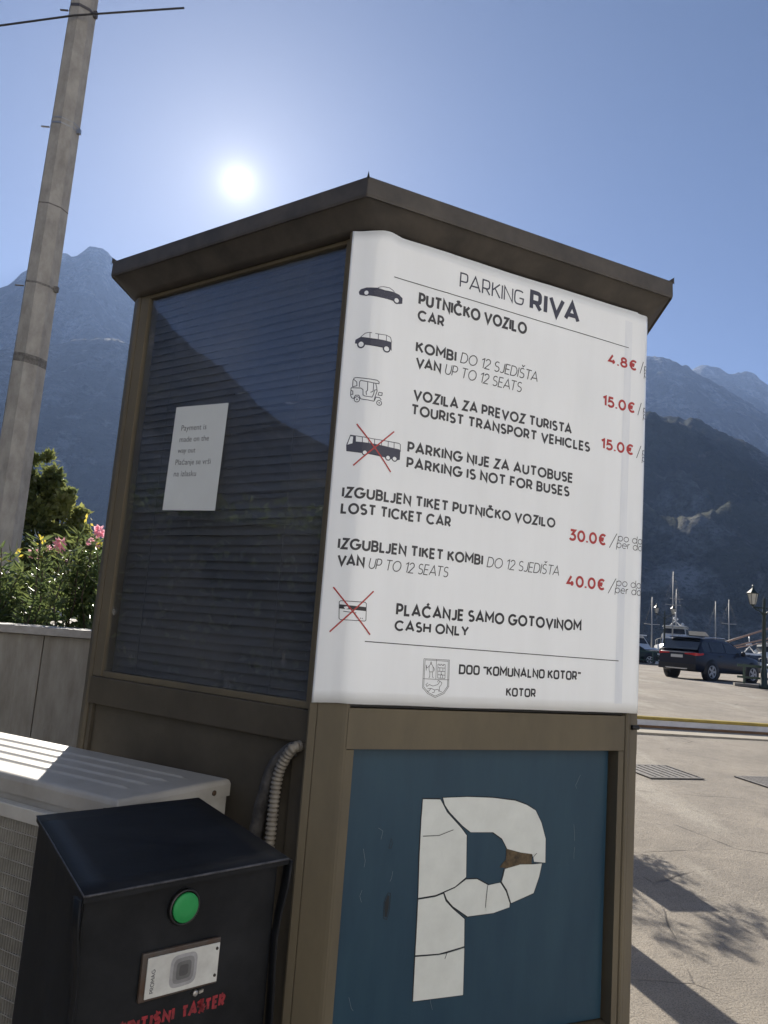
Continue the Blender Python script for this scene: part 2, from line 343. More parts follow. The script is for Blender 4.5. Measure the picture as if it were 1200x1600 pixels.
ICONS= {'car_icon': {'fill': [[(-0.0617, 2.4445), (-0.0572, 2.4518), (-0.0424, 2.457), (-0.0154, 2.4577), (0.0054, 2.4537), (0.029, 2.454), (0.0444, 2.4513), (0.0549, 2.444), (0.0549, 2.4296), (0.0453, 2.4264), (0.0279, 2.4305), (-0.0033, 2.4326), (-0.0322, 2.4357), (-0.0474, 2.4351), (-0.0594, 2.4367)]], 'lines': [[(-0.0137, 2.4578), (-0.0072, 2.4609), (0.0009, 2.4625), (0.0159, 2.4623), (0.0264, 2.4579), (0.0305, 2.454)]], 'wheels': [{'c': (-0.0419, 2.4428), 'r': 0.0081, 'rz': 0.0085}, {'c': (0.0382, 2.4339), 'r': 0.0096, 'rz': 0.0091}]}, 'van_icon': {'fill': [[(-0.0605, 2.3069), (-0.0597, 2.3167), (-0.0469, 2.325), (-0.0149, 2.3223), (0.0333, 2.3207), (0.0352, 2.298), (0.0292, 2.3029), (0.0108, 2.3014), (-0.0133, 2.3028), (-0.0352, 2.3046)]], 'lines': [[(-0.0469, 2.325), (-0.036, 2.335), (-0.0261, 2.3375), (-0.0025, 2.3354), (0.0171, 2.3358), (0.0293, 2.3327), (0.0337, 2.3207)], [(-0.0244, 2.3365), (-0.0233, 2.3233)], [(-0.0031, 2.335), (-0.0023, 2.3201)], [(0.0179, 2.3353), (0.0184, 2.3203)]], 'wheels': [{'c': (-0.0446, 2.3052), 'r': 0.01, 'rz': 0.0104}, {'c': (0.0209, 2.3002), 'r': 0.0102, 'rz': 0.0095}]}, 'tricycle_icon': {'fill': [], 'lines': [[(-0.0568, 2.1929), (-0.0572, 2.2101), (-0.0547, 2.2164), (-0.0482, 2.2181), (0.0035, 2.2147), (0.0085, 2.2109), (0.0082, 2.2064), (-0.0058, 2.2068), (-0.0377, 2.2111), (-0.0403, 2.2068), (-0.0399, 2.1938)], [(-0.0562, 2.2136), (-0.0473, 2.2065), (-0.0461, 2.1969), (-0.0559, 2.1937)], [(-0.0603, 2.191), (-0.0601, 2.1722), (-0.0572, 2.1655), (-0.052, 2.1631)], [(-0.0603, 2.191), (-0.0361, 2.1913), (-0.0301, 2.1874), (-0.029, 2.1738), (-0.0245, 2.1713), (-0.0062, 2.1699), (-0.0034, 2.1769), (-0.0011, 2.1889), (0.0037, 2.19)], [(-0.0199, 2.2092), (-0.0187, 2.1863), (-0.0221, 2.1827), (-0.0204, 2.1743)], [(-0.0048, 2.2065), (-0.0048, 2.1853), (-0.0111, 2.1816)], [(0.0002, 2.2061), (0.0032, 2.1968), (0.0051, 2.1869), (0.001, 2.1707), (-0.0006, 2.1617)], [(-0.0338, 2.1634), (-0.0005, 2.16)], [(0.0097, 2.1844), (0.0188, 2.1846), (0.0179, 2.1776), (0.0085, 2.1773), (0.0097, 2.1844)], [(-0.0005, 2.16), (0.0035, 2.1712), (0.0126, 2.1714), (0.0175, 2.1662)], [(-0.052, 2.1631), (-0.0478, 2.1722), (-0.0395, 2.1726), (-0.0338, 2.1634)], [(-0.0597, 2.1842), (-0.0553, 2.1827), (-0.0546, 2.1742), (-0.0595, 2.174)]], 'wheels': [{'c': (-0.0433, 2.1618), 'r': 0.0066, 'rz': 0.0068}, {'c': (0.0127, 2.1577), 'r': 0.0064, 'rz': 0.0061}], 'thin': 1}, 'bus_icon': {'fill': [[(-0.059, 2.0297), (-0.0605, 2.0437), (-0.0525, 2.0703), (-0.0383, 2.0694), (-0.0371, 2.0544), (0.0779, 2.05), (0.0807, 2.0478), (0.0812, 2.0241), (0.0729, 2.0211), (0.0071, 2.0245), (-0.0589, 2.0287)]], 'lines': [[(-0.0525, 2.0699), (0.0037, 2.0647), (0.0748, 2.0651), (0.0795, 2.0629), (0.081, 2.0445)], [(-0.0217, 2.0666), (-0.0209, 2.0526)], [(-0.0058, 2.0648), (-0.005, 2.0508)], [(0.0087, 2.0643), (0.0096, 2.05)], [(0.0272, 2.0642), (0.028, 2.0502)], [(0.0454, 2.0644), (0.0462, 2.0503)], [(0.062, 2.0642), (0.0628, 2.0502)]], 'white': [[(-0.0574, 2.0452), (-0.0513, 2.067), (-0.0447, 2.0663), (-0.0452, 2.0492)]], 'wheels': [{'c': (-0.013, 2.028), 'r': 0.0072, 'rz': 0.0073}, {'c': (0.0481, 2.0237), 'r': 0.0079, 'rz': 0.0073}, {'c': (0.0664, 2.0241), 'r': 0.008, 'rz': 0.0073}], 'cross': [[(-0.0384, 2.0987), (0.0097, 2.044), (0.0349, 2.0165), (0.0583, 1.9891)], [(0.0596, 2.0927), (0.0098, 2.043), (-0.0387, 1.9939)]]}, 'bank_card_icon': {'fill': [[(-0.0433, 1.6546), (0.0217, 1.6525), (0.0225, 1.643), (-0.043, 1.6446)]], 'lines': [[(-0.0417, 1.6631), (0.0176, 1.6639), (0.0209, 1.6608), (0.0231, 1.6219), (0.0202, 1.6194), (-0.0391, 1.6187), (-0.0421, 1.6213), (-0.0449, 1.6601), (-0.0417, 1.6631)], [(-0.0334, 1.6386), (-0.0022, 1.637)], [(0.0085, 1.6263), (0.0106, 1.6243)], [(0.0129, 1.6261), (0.0149, 1.624)]], 'white': [[(-0.0332, 1.6492), (-0.0248, 1.651), (-0.0211, 1.6468), (-0.0287, 1.6434)]], 'wheels': [], 'cross': [[(-0.062, 1.6942), (-0.0109, 1.6403), (0.0365, 1.5883)], [(0.0369, 1.6921), (-0.0109, 1.6403), (-0.0618, 1.5882)]]}}
EMBLEM= [[(0.1873, 1.5399), (0.2595, 1.5403), (0.2622, 1.4759), (0.25, 1.4583), (0.2254, 1.4478), (0.2036, 1.4567), (0.1888, 1.4703), (0.1873, 1.5399)], [(0.1908, 1.5373), (0.2564, 1.5372), (0.2588, 1.4769), (0.2478, 1.4611), (0.2252, 1.4512), (0.2061, 1.459), (0.1919, 1.4721), (0.1908, 1.5373)], [(0.2225, 1.5395), (0.2241, 1.4915)], [(0.1891, 1.4917), (0.2617, 1.4919)], [(0.2273, 1.5288), (0.2292, 1.4952)], [(0.2482, 1.5287), (0.25, 1.4949)], [(0.2273, 1.5288), (0.2313, 1.529), (0.2316, 1.5262), (0.2356, 1.5264), (0.2354, 1.5292), (0.2394, 1.5289), (0.2396, 1.526), (0.2437, 1.5262), (0.2434, 1.5291), (0.2482, 1.5287)], [(0.2292, 1.4952), (0.25, 1.4949)], [(0.2273, 1.5202), (0.2488, 1.5201)], [(0.228, 1.5117), (0.2495, 1.5115)], [(0.2286, 1.5031), (0.2494, 1.5029)], [(0.2373, 1.4944), (0.2367, 1.5023), (0.2392, 1.5047), (0.2427, 1.5026), (0.2433, 1.4946)], [(0.2333, 1.5205), (0.234, 1.512)], [(0.2421, 1.5204), (0.2427, 1.5118)], [(0.238, 1.5121), (0.2385, 1.5047)], [(0.2064, 1.5329), (0.209, 1.5331), (0.2099, 1.5302), (0.208, 1.5284), (0.2059, 1.53), (0.2064, 1.5329)], [(0.208, 1.5284), (0.2037, 1.5248), (0.203, 1.5162), (0.2049, 1.5089), (0.2148, 1.5094), (0.2148, 1.5185), (0.2123, 1.5252), (0.208, 1.5284)], [(0.2062, 1.509), (0.2065, 1.4965), (0.204, 1.4946)], [(0.2128, 1.5093), (0.2144, 1.4968), (0.2172, 1.4952)], [(0.2038, 1.5231), (0.1969, 1.5176), (0.1951, 1.5244)], [(0.2131, 1.523), (0.2182, 1.5169), (0.2173, 1.5112)], [(0.1944, 1.5255), (0.1961, 1.5119)], [(0.2003, 1.4735), (0.2066, 1.4783), (0.2174, 1.4753), (0.2304, 1.4792), (0.2365, 1.4875), (0.2421, 1.4837), (0.2398, 1.4779), (0.2355, 1.4737), (0.2369, 1.4635), (0.243, 1.4626)], [(0.2027, 1.468), (0.2125, 1.4695), (0.2227, 1.4659), (0.2326, 1.4679)], [(0.2125, 1.4695), (0.2065, 1.4624), (0.2011, 1.4634)], [(0.2227, 1.4659), (0.2218, 1.4602), (0.2159, 1.4594)], [(0.2326, 1.4679), (0.235, 1.4623)], [(0.2003, 1.4735), (0.1974, 1.4779), (0.2023, 1.4821)], [(0.2365, 1.4875), (0.231, 1.4895), (0.2293, 1.4849)]]
SHARDS= {'A': [(0.2456, 1.1996), (0.2947, 1.1978), (0.3039, 1.1846), (0.3153, 1.1675), (0.3599, 1.1279), (0.3771, 1.1096), (0.3822, 1.0104), (0.3512, 0.9898), (0.2978, 0.9741), (0.2502, 0.9709), (0.2465, 1.0628), (0.2448, 1.1522)], 'B': [(0.3027, 1.2014), (0.3735, 1.2023), (0.4508, 1.1984), (0.5209, 1.1898), (0.557, 1.1785), (0.5856, 1.1641), (0.6059, 1.1328), (0.6217, 1.0919), (0.6239, 1.0317), (0.5887, 1.0359), (0.5815, 1.0553), (0.5436, 1.0611), (0.5021, 1.0717), (0.4847, 1.0975), (0.4563, 1.1143), (0.3889, 1.1168), (0.3642, 1.1331), (0.3246, 1.1665), (0.3094, 1.1845)], 'C': [(0.584, 1.0291), (0.6137, 1.0298), (0.6062, 0.9969), (0.591, 0.9585), (0.5221, 0.9393), (0.5073, 0.9719), (0.4904, 0.9923), (0.4983, 1.0228), (0.5454, 1.0311)], 'D': [(0.3228, 0.9776), (0.3515, 0.9861), (0.3835, 1.0043), (0.4156, 1.0031), (0.4501, 0.9865), (0.4856, 0.9903), (0.5036, 0.9683), (0.5172, 0.9389), (0.5168, 0.9297), (0.4688, 0.9196), (0.3933, 0.9173), (0.3499, 0.9438), (0.3313, 0.9614)], 'E': [(0.2505, 0.9665), (0.2982, 0.9697), (0.3194, 0.9749), (0.327, 0.958), (0.3475, 0.9395), (0.3844, 0.9121), (0.3879, 0.8488), (0.3392, 0.8418), (0.3169, 0.8388), (0.2525, 0.8416)], 'F': [(0.2528, 0.8373), (0.3172, 0.8352), (0.3351, 0.8363), (0.3882, 0.8444), (0.3921, 0.7373), (0.2545, 0.7394)]}
HAIR= [[(0.2514, 1.1131), (0.2965, 1.1128), (0.3369, 1.1249)], [(0.4471, 0.9874), (0.4451, 0.9609), (0.444, 0.9344)], [(0.582, 1.0458), (0.5947, 1.0571)], [(0.3394, 0.8388), (0.3341, 0.8255)]]
HOLE= [(0.5001, 1.0718), (0.5437, 1.0595), (0.5815, 1.0553), (0.5809, 1.03), (0.5454, 1.0319), (0.5208, 1.0254), (0.4991, 1.0251), (0.4813, 1.0276), (0.4998, 1.0461)]
# ------------------------------------------------------------------ kiosk frame of reference (hexagon, side 0.962 m)
PHI = rad(24.956)
def dirv(a): return Vector((math.cos(a), math.sin(a), 0))
ZU = Vector((0, 0, 1))
aR, bL = dirv(PHI), dirv(PHI + rad(120))
nR = aR.cross(ZU); nL = ZU.cross(bL)
O = Vector((-0.061, 1.85, 0))
HS, CC = 0.962, 0.055
E0 = O - 0.04 * aR
KC = E0 + HS * Vector((0.0880, 0.9961, 0))
corner = [KC + HS * dirv(PHI - rad(120) + rad(60) * i) for i in range(6)]   # 0 = the corner towards the camera, then to the right
def Rp(s, z, off=0.0): return O + aR * s + nR * off + ZU * z
def Lp(t, z, off=0.0): return O + bL * t + nL * off + ZU * z
def face_fn(i):
    """point on outer face i (from corner i to corner i+1): distance along, height, lift"""
    A, B = corner[i % 6], corner[(i + 1) % 6]; d = (B - A).normalized(); n = d.cross(ZU)
    return lambda s, z, off=0.0: A + d * s + n * off + ZU * z
def fbox(mb, f, s0, s1, z0, z1, o0, o1):
    """box on a face: along s0..s1, up z0..z1, depth o0..o1"""
    P = [f(s0, z0, o0), f(s1, z0, o0), f(s1, z0, o1), f(s0, z0, o1)]
    mb.prism(P, ZU * (z1 - z0))
# ------------------------------------------------------------------ materials of the kiosk
BRONZE = mat('bronze_frame', (0.146, 0.123, 0.083), 0.58, 0.0, spec=0.22, var=0.4, vscale=5, vcol=(0.104, 0.090, 0.066), stretch=(1, 1, 0.35), bump=0.02, bscale=25, rvar=0.10)
BRONZED = mat('bronze_panel', (0.088, 0.076, 0.058), 0.50, 0.0, spec=0.3, var=0.35, vscale=4, bump=0.03, bscale=10, rvar=0.12)
ROOFM = mat('brown_roof_metal', (0.088, 0.078, 0.068), 0.50, 0.0, spec=0.3, var=0.5, vscale=9, vcol=(0.050, 0.046, 0.043), bump=0.05, bscale=30)
BLACKGAP = mat('black_rubber', (0.012, 0.012, 0.012), 0.7)
SLAT = mat('slat_dark_grey', (0.17, 0.175, 0.19), 0.45, 0.0, var=0.3, vscale=6)
INSIDE = mat('kiosk_interior', (0.10, 0.10, 0.10), 0.8, var=0.2)
def glass_mat():
    M = bpy.data.materials.new('tinted_window_glass'); M.use_nodes = True; t = M.node_tree; t.nodes.clear()
    out = t.nodes.new('ShaderNodeOutputMaterial')
    tr = t.nodes.new('ShaderNodeBsdfTransparent'); tr.inputs[0].default_value = (0.80, 0.82, 0.85, 1)
    gl = t.nodes.new('ShaderNodeBsdfGlossy'); gl.inputs['Roughness'].default_value = 0.015; gl.inputs[0].default_value = (0.92, 0.95, 1, 1)
    fr = t.nodes.new('ShaderNodeFresnel'); gb_ = t.nodes.new('ShaderNodeNewGeometry'); im = t.nodes.new('ShaderNodeMix'); im.inputs[2].default_value = 1.75; im.inputs[3].default_value = 1 / 1.75
    t.links.new(gb_.outputs['Backfacing'], im.inputs[0]); t.links.new(im.outputs[0], fr.inputs[0])   # the same reflectance from both sides of the pane
    mx = t.nodes.new('ShaderNodeMixShader'); t.links.new(fr.outputs[0], mx.inputs[0]); t.links.new(tr.outputs[0], mx.inputs[1]); t.links.new(gl.outputs[0], mx.inputs[2])
    # dust film, smears and a few scratches lower down
    df = t.nodes.new('ShaderNodeBsdfDiffuse'); df.inputs[0].default_value = (0.42, 0.41, 0.39, 1)
    co = t.nodes.new('ShaderNodeTexCoord')
    n1 = t.nodes.new('ShaderNodeTexNoise'); n1.inputs['Scale'].default_value = 3.5; n1.inputs['Detail'].default_value = 7
    mp = t.nodes.new('ShaderNodeMapping'); mp.inputs['Scale'].default_value = (30, 30, 11); mp.inputs['Rotation'].default_value = (0.5, 0.2, 0)
    n2 = t.nodes.new('ShaderNodeTexNoise'); n2.inputs['Scale'].default_value = 1.0; n2.inputs['Detail'].default_value = 4; n2.inputs['Roughness'].default_value = 0.6
    t.links.new(co.outputs['Object'], n1.inputs['Vector']); t.links.new(co.outputs['Object'], mp.inputs[0]); t.links.new(mp.outputs[0], n2.inputs['Vector'])
    r1 = t.nodes.new('ShaderNodeMapRange'); r1.inputs[1].default_value = 0.40; r1.inputs[2].default_value = 0.75; r1.inputs[3].default_value = 0.025; r1.inputs[4].default_value = 0.10
    r2 = t.nodes.new('ShaderNodeMapRange'); r2.inputs[1].default_value = 0.66; r2.inputs[2].default_value = 0.76; r2.inputs[3].default_value = 0.0; r2.inputs[4].default_value = 0.34
    t.links.new(n1.outputs['Fac'], r1.inputs[0]); t.links.new(n2.outputs['Fac'], r2.inputs[0])
    sx = t.nodes.new('ShaderNodeSeparateXYZ'); t.links.new(co.outputs['Object'], sx.inputs[0])
    r3 = t.nodes.new('ShaderNodeMapRange'); r3.inputs[1].default_value = 1.55; r3.inputs[2].default_value = 2.05; r3.inputs[3].default_value = 1.0; r3.inputs[4].default_value = 0.12
    t.links.new(sx.outputs['Z'], r3.inputs[0])
    mu = t.nodes.new('ShaderNodeMath'); mu.operation = 'MULTIPLY'; t.links.new(r2.outputs[0], mu.inputs[0]); t.links.new(r3.outputs[0], mu.inputs[1])
    ad = t.nodes.new('ShaderNodeMath'); ad.operation = 'ADD'; ad.use_clamp = True; t.links.new(r1.outputs[0], ad.inputs[0]); t.links.new(mu.outputs[0], ad.inputs[1])
    m2 = t.nodes.new('ShaderNodeMixShader'); t.links.new(ad.outputs[0], m2.inputs[0]); t.links.new(mx.outputs[0], m2.inputs[1]); t.links.new(df.outputs[0], m2.inputs[2])
    t.links.new(m2.outputs[0], out.inputs[0]); return M
GLASS = glass_mat()
# ------------------------------------------------------------------ the kiosk
kiosk = thing('ticket_kiosk', 'brown metal six-sided ticket kiosk with blinds behind its window and a blue parking panel', 'kiosk', KC)
PTOP = 2.611
for i in range(6):
    C0 = corner[i]; d1 = (corner[(i + 1) % 6] - C0).normalized(); d0 = (corner[(i - 1) % 6] - C0).normalized()
    inn = (KC - C0).normalized()
    PRr, PLl = C0 + d1 * CC, C0 + d0 * CC
    ch = (PRr - PLl).normalized(); nrm_ = ch.cross(ZU)
    if nrm_.dot(inn) > 0: nrm_ = -nrm_
    w_ = (PRr - PLl).length
    prof = [PLl + ch * 0.0 - nrm_ * 0.0]
    prof = [PLl - nrm_ * 0.004, PLl + ch * 0.004, PLl + ch * 0.021, PLl + ch * 0.0216 - nrm_ * 0.003, PLl + ch * 0.0228 - nrm_ * 0.003, PLl + ch * 0.0234,
            PRr - ch * 0.012, PRr - ch * 0.004 - nrm_ * 0.0006, PRr + d1 * 0.003 - nrm_ * 0.002, PRr + inn * 0.06, C0 + inn * 0.13, PLl + inn * 0.06]
    if i == 5: prof = prof[:6] + [Lp(0.962, 0, 0.010), Lp(0.947, 0, 0.009), Lp(0.947, 0, -0.05)] + prof[10:]   # the far left post stands flush with the window
    mb = MB(); mb.prism(prof, ZU * (PTOP - 0.10)); mb.v = [(v[0], v[1], v[2] + 0.10) for v in mb.v]
    mb.build('corner_post', BRONZE, kiosk)
# plinth, floor, ceiling
mb = MB(); mb.prism([KC + (c - KC) * 1.01 for c in corner], ZU * 0.10); mb.build('plinth', mat('grey_concrete_plinth', (0.28, 0.27, 0.25), 0.9, var=0.3), kiosk)
mb = MB(); mb.prism([KC + (c - KC) * 0.93 + ZU * 0.105 for c in corner], ZU * 0.02); mb.build('floor', INSIDE, kiosk)
# --- right-hand face: frame, blue panel, backing behind the price board
mb = MB()
fbox(mb, Rp, 0.0165, 0.857, 1.322, 1.416, -0.045, 0.0); mb.build('middle_rail', BRONZE, kiosk, bevel=0.0012)
mb = MB(); fbox(mb, Rp, 0.0165, 0.857, 0.49, 0.62, -0.045, 0.0); mb.build('bottom_rail', BRONZE, kiosk, bevel=0.0012)
for a_, b_ in ((0.0165, 0.038), (0.8385, 0.857)): mb = MB(); fbox(mb, Rp, a_, b_, 0.6215, 1.3205, -0.045, -0.0015); mb.build('panel_stile', BRONZE, kiosk, bevel=0.0010)
mb = MB(); fbox(mb, Rp, 0.0395, 0.837, 0.6225, 1.3195, -0.062, -0.052); mb.build('rubber_seal', BLACKGAP, kiosk)
mb = MB(); fbox(mb, Rp, 0.0165, 0.857, 0.102, 0.488, -0.045, -0.010); mb.build('base_panel', BRONZED, kiosk)
mb = MB(); fbox(mb, Rp, 0.0165, 0.857, 1.418, 2.611, -0.05, -0.012); mb.build('backing_panel', mat('backing_black', (0.02, 0.02, 0.02), 0.6), kiosk)
BLUE = mat('faded_blue_panel', (0.012, 0.042, 0.075), 0.40, spec=0.35, var=0.5, vscale=6, vcol=(0.020, 0.057, 0.090), stretch=(2.2, 2.2, 0.45), bump=0.012, bscale=8, rvar=0.10)
mb = MB(); fbox(mb, Rp, 0.0425, 0.828, 0.628, 1.3185, -0.050, -0.030); blue = mb.build('blue_panel', BLUE, kiosk, bevel=0.001)
f30 = lambda s, z, l=0.0: Rp(s, z, -0.030 + l)
PWHITE = mat('aged_white_plastic', (0.68, 0.71, 0.68), 0.42, var=0.12, vscale=14, bump=0.02, bscale=30)
# dark slot the letter sits in, then the broken shards of the letter P, each a little out of level
DARK = mat('dark_crack', (0.018, 0.022, 0.026), 0.8)
mb = MB()
full = SHARDS['A'][:1] + SHARDS['B'][1:9] + SHARDS['C'][1:5] + SHARDS['D'][7:11] + SHARDS['E'][5:6] + SHARDS['F'][3:] + SHARDS['E'][9:] + SHARDS['A'][9:]
cx_, cz_ = 0.42, 0.98
def grow(p, k): 
    return p
hole = [(0.3771, 1.1096), (0.3889, 1.1168), (0.4563, 1.1143), (0.4847, 1.0975), (0.5021, 1.0717), (0.4998, 1.0461), (0.4983, 1.0228), (0.4904, 0.9923), (0.4501, 0.9865), (0.4156, 1.0031), (0.3822, 1.0104)]
fills = [SHARDS[k] for k in SHARDS]
for poly in fills:
    c = Vector((sum(p[0] for p in poly) / len(poly), sum(p[1] for p in poly) / len(poly)))
    big = []
    for p in poly:
        v = Vector(p) - c; big.append(tuple(c + v * (1 + 0.0034 / max(v.length, 0.03))))
    fill(mb, big, f30, 0.0006)
mb.build('letter_slot', DARK, blue)
mb = MB()
for i, k in enumerate(sorted(SHARDS)):
    poly = SHARDS[k]; tilt = (0.0, 0.004, -0.006, 0.005, -0.003, 0.006)[i]; c = (sum(p[0] for p in poly) / len(poly))
    fn = lambda s, z, l=0.0: Rp(s, z, -0.030 + 0.0022 + (s - c) * tilt + l)
    P = [(p[0], p[1]) for p in poly]
    # drawn as a thin plate
    fill(mb, P, fn, 0.0)
    n_ = len(P)
    for j in range(n_):
        p, q = P[j], P[(j + 1) % n_]
        mb.face([fn(p[0], p[1], 0), fn(p[0], p[1], -0.002), fn(q[0], q[1], -0.002), fn(q[0], q[1], 0)])
mb.build('letter_p', PWHITE, blue)
for l in HAIR: mb = MB(); stroke(mb, l, 0.0016, f30, 0.0032); mb.build('crack', DARK, blue, merge=False)
for sgm in ([(0.1607, 0.931), (0.1593, 0.9666), (0.1677, 0.9875), (0.1747, 0.9855), (0.175, 0.9512), (0.1693, 0.9281)], [(0.1618, 1.0889), (0.166, 1.1106), (0.1703, 1.0995), (0.1678, 1.0886)]): mb = MB(); stroke(mb, sgm, 0.0014, f30, 0.0008, closed=True); mb.build('scratch', DARK, blue, merge=False)
mb = MB(); fill(mb, [(0.1630, 0.935), (0.1615, 0.966), (0.1680, 0.983), (0.1720, 0.980), (0.1722, 0.953), (0.1685, 0.933)], f30, 0.0006)
mb.build('gouge', DARK, blue)
mb = MB(); fill(mb, HOLE, f30, 0.0012); mb.build('broken_hole', mat('exposed_brown_board', (0.14, 0.10, 0.055), 0.9, var=0.7, vscale=60, vcol=(0.04, 0.03, 0.02)), blue)
mb = MB(); mb.tube([Rp(0.893, 1.384, -0.012), Rp(0.918, 1.384, -0.012)], 0.0065, 10); mb.build('latch', BLACKGAP, kiosk)
PALESC = mat('pale_scuff', (0.16, 0.19, 0.21), 0.6); rs = random.Random(14)
for k in range(9):
    u, z = rs.uniform(0.06, 0.80), rs.uniform(0.66, 1.30)
    if 0.22 < u < 0.65 and 0.72 < z < 1.22: u = rs.choice([0.10, 0.72])
    mb = MB(); stroke(mb, [(u, z), (u + rs.uniform(-0.012, 0.012), z + rs.uniform(0.004, 0.02)), (u + rs.uniform(-0.02, 0.02), z + rs.uniform(0.02, 0.045))], 0.0008, f30, 0.0006); mb.build('scratch', PALESC, blue, merge=False)
# --- left-hand face: window, blind, rail and lower panel
mb = MB(); fbox(mb, Lp, 0.1065, 0.9045, 2.600, 2.6105, -0.03, 0.006); wf = mb.build('window_frame', BRONZE, kiosk, bevel=0.0015)
for a_, b_ in ((0.905, 0.945), (0.078, 0.106)): mb = MB(); fbox(mb, Lp, a_, b_, 1.4015, 2.6105, -0.03, 0.008); mb.build('frame_stile', BRONZE, wf, bevel=0.0015)
mb = MB(); fbox(mb, Lp, 0.078, 0.945, 1.322, 1.400, -0.04, 0.014); mb.build('window_rail', BRONZED, kiosk, bevel=0.003)
mb = MB(); fbox(mb, Lp, 0.1065, 0.9045, 1.4005, 1.418, -0.03, 0.004); mb.build('glazing_bead', BRONZE, wf, bevel=0.002)
mb = MB(); fbox(mb, Lp, 0.100, 0.912, 1.405, 2.615, -0.006, -0.001); mb.build('window_glass', GLASS, kiosk)
mb = MB(); fbox(mb, Lp, 0.136, 0.928, 0.105, 1.3205, -0.03, -0.004); mb.build('lower_panel', BRONZED, kiosk, bevel=0.002)
for a_, b_ in ((0.078, 0.1345), (0.9295, 0.945)): mb = MB(); fbox(mb, Lp, a_, b_, 0.105, 1.3205, -0.03, 0.0065); mb.build('lower_stile', BRONZED, kiosk, bevel=0.002)
def blind(f, s0, s1, z0, z1, off, parent, seed):
    rnd = random.Random(seed); mb = MB(); pitch = 0.0245; n = int((z1 - z0) / pitch)
    for k in range(n):
        z = z0 + pitch * (k + 0.5); tilt = rad(64 + rnd.uniform(-3, 3)); hw = 0.0155
        sag = rnd.uniform(-0.0025, 0.0025); tw = rnd.uniform(-0.05, 0.05)
        gap = rnd.random() < 0.07 and seed < 9
        rows = []
        for q in range(13):
            u = q / 12; s = s0 + (s1 - s0) * u
            zz_ = z + sag * math.sin(u * math.pi) + noise.noise((u * 4, k * 3.1, seed)) * 0.0022
            tl = tilt + tw * (u - 0.5) * 2 - (0.55 * math.exp(-((u - 0.3) / 0.12) ** 2) if gap else 0) + noise.noise((u * 3, k * 1.7, seed + 9)) * 0.10
            rows.append([f(s, zz_ - hw * math.sin(tl), off + hw * math.cos(tl)), f(s, zz_ + 0.002, off + 0.0015), f(s, zz_ + hw * math.sin(tl), off - hw * math.cos(tl))])
        mb.grid(rows)
    for u in (0.2, 0.83):
        mb.tube([f(s0 + (s1 - s0) * u, z0, off + 0.018), f(s0 + (s1 - s0) * u, z1, off + 0.018)], 0.0009, 5)
    mb.build('venetian_blind', SLAT, parent, merge=False)
blind(Lp, 0.088, 0.930, 1.415, 2.665, -0.040, kiosk, 3)
# --- the four faces away from the camera
for i in (1, 2, 3, 4):
    f = face_fn(i); L_ = HS
    mb = MB(); fbox(mb, f, CC + 0.002, L_ - CC - 0.002, 0.105, 1.30, -0.045, -0.02); mb.build('lower_panel', BRONZED, kiosk)
    mb = MB(); fbox(mb, f, CC + 0.002, L_ - CC - 0.002, 1.302, 1.40, -0.045, 0.0); mb.build('window_rail', BRONZE, kiosk, bevel=0.002)
    for a_, b_ in ((CC + 0.002, CC + 0.04), (L_ - CC - 0.04, L_ - CC - 0.002)): mb = MB(); fbox(mb, f, a_, b_, 1.402, 2.599, -0.045, -0.01); mb.build('frame_stile', BRONZE, kiosk, bevel=0.002)
    mb = MB(); fbox(mb, f, CC + 0.041, L_ - CC - 0.041, 1.403, 2.598, -0.035, -0.030); mb.build('window_glass', GLASS, kiosk)
    blind(f, CC + 0.012, L_ - CC - 0.012, 1.41, 2.60, -0.075, kiosk, 10 + i)
# --- roof: cove under the eaves, fascia, low six-sided cap with turned-up corner tips
RR = 1.0216; ZT, ZB = 2.715, 2.664
rc = [KC + dirv(PHI - rad(120) + rad(60) * i) * RR for i in range(6)]
def ring12(R, cut, z):
    out = []
    cs = [KC + dirv(PHI - rad(120) + rad(60) * i) * R for i in range(6)]
    for i in range(6):
        d0 = (cs[i - 1] - cs[i]).normalized(); d1 = (cs[(i + 1) % 6] - cs[i]).normalized()
        for q in (0, 0.25, 0.5, 0.75, 1): 
            a_ = cs[i] + d0 * cut * (1 - q); b_ = cs[i] + d1 * cut * q
            k_ = min(1, max(0, (z - 2.60) / 0.07)); st_ = (cs[i] + d0 * cut).lerp(cs[i] + d1 * cut, q); rd_ = cs[i] + d0 * cut * (1 - q) ** 2 + d1 * cut * q ** 2; out.append(st_.lerp(rd_, k_) + ZU * z)
    return out
mb = MB()
mb.grid([ring12(HS - 0.10, 0.055, 2.70), ring12(HS - 0.06, 0.055, 2.6125), ring12(HS - 0.004, 0.055, 2.6120), ring12(HS + 0.004, 0.055, 2.618), ring12(HS + 0.016, 0.045, 2.632), ring12(HS + 0.036, 0.03, 2.650), ring12(RR - 0.008, 0.012, ZB)], True)
mb.build('eaves_cove', ROOFM, kiosk)
mb = MB()
mb.grid([ring12(RR - 0.0085, 0.010, ZB - 0.0005), ring12(RR - 0.001, 0.006, ZB - 0.003), ring12(RR + 0.001, 0.004, ZB + 0.004), ring12(RR, 0.004, ZT - 0.004), ring12(RR - 0.003, 0.004, ZT), ring12(RR - 0.02, 0.004, ZT + 0.001)], True, sm=False)
top = ring12(RR - 0.02, 0.004, ZT + 0.001)
for i in range(len(top)): mb.face([top[i], top[(i + 1) % len(top)], KC + ZU * (ZT + 0.17)])
roof = mb.build('roof', ROOFM, kiosk)
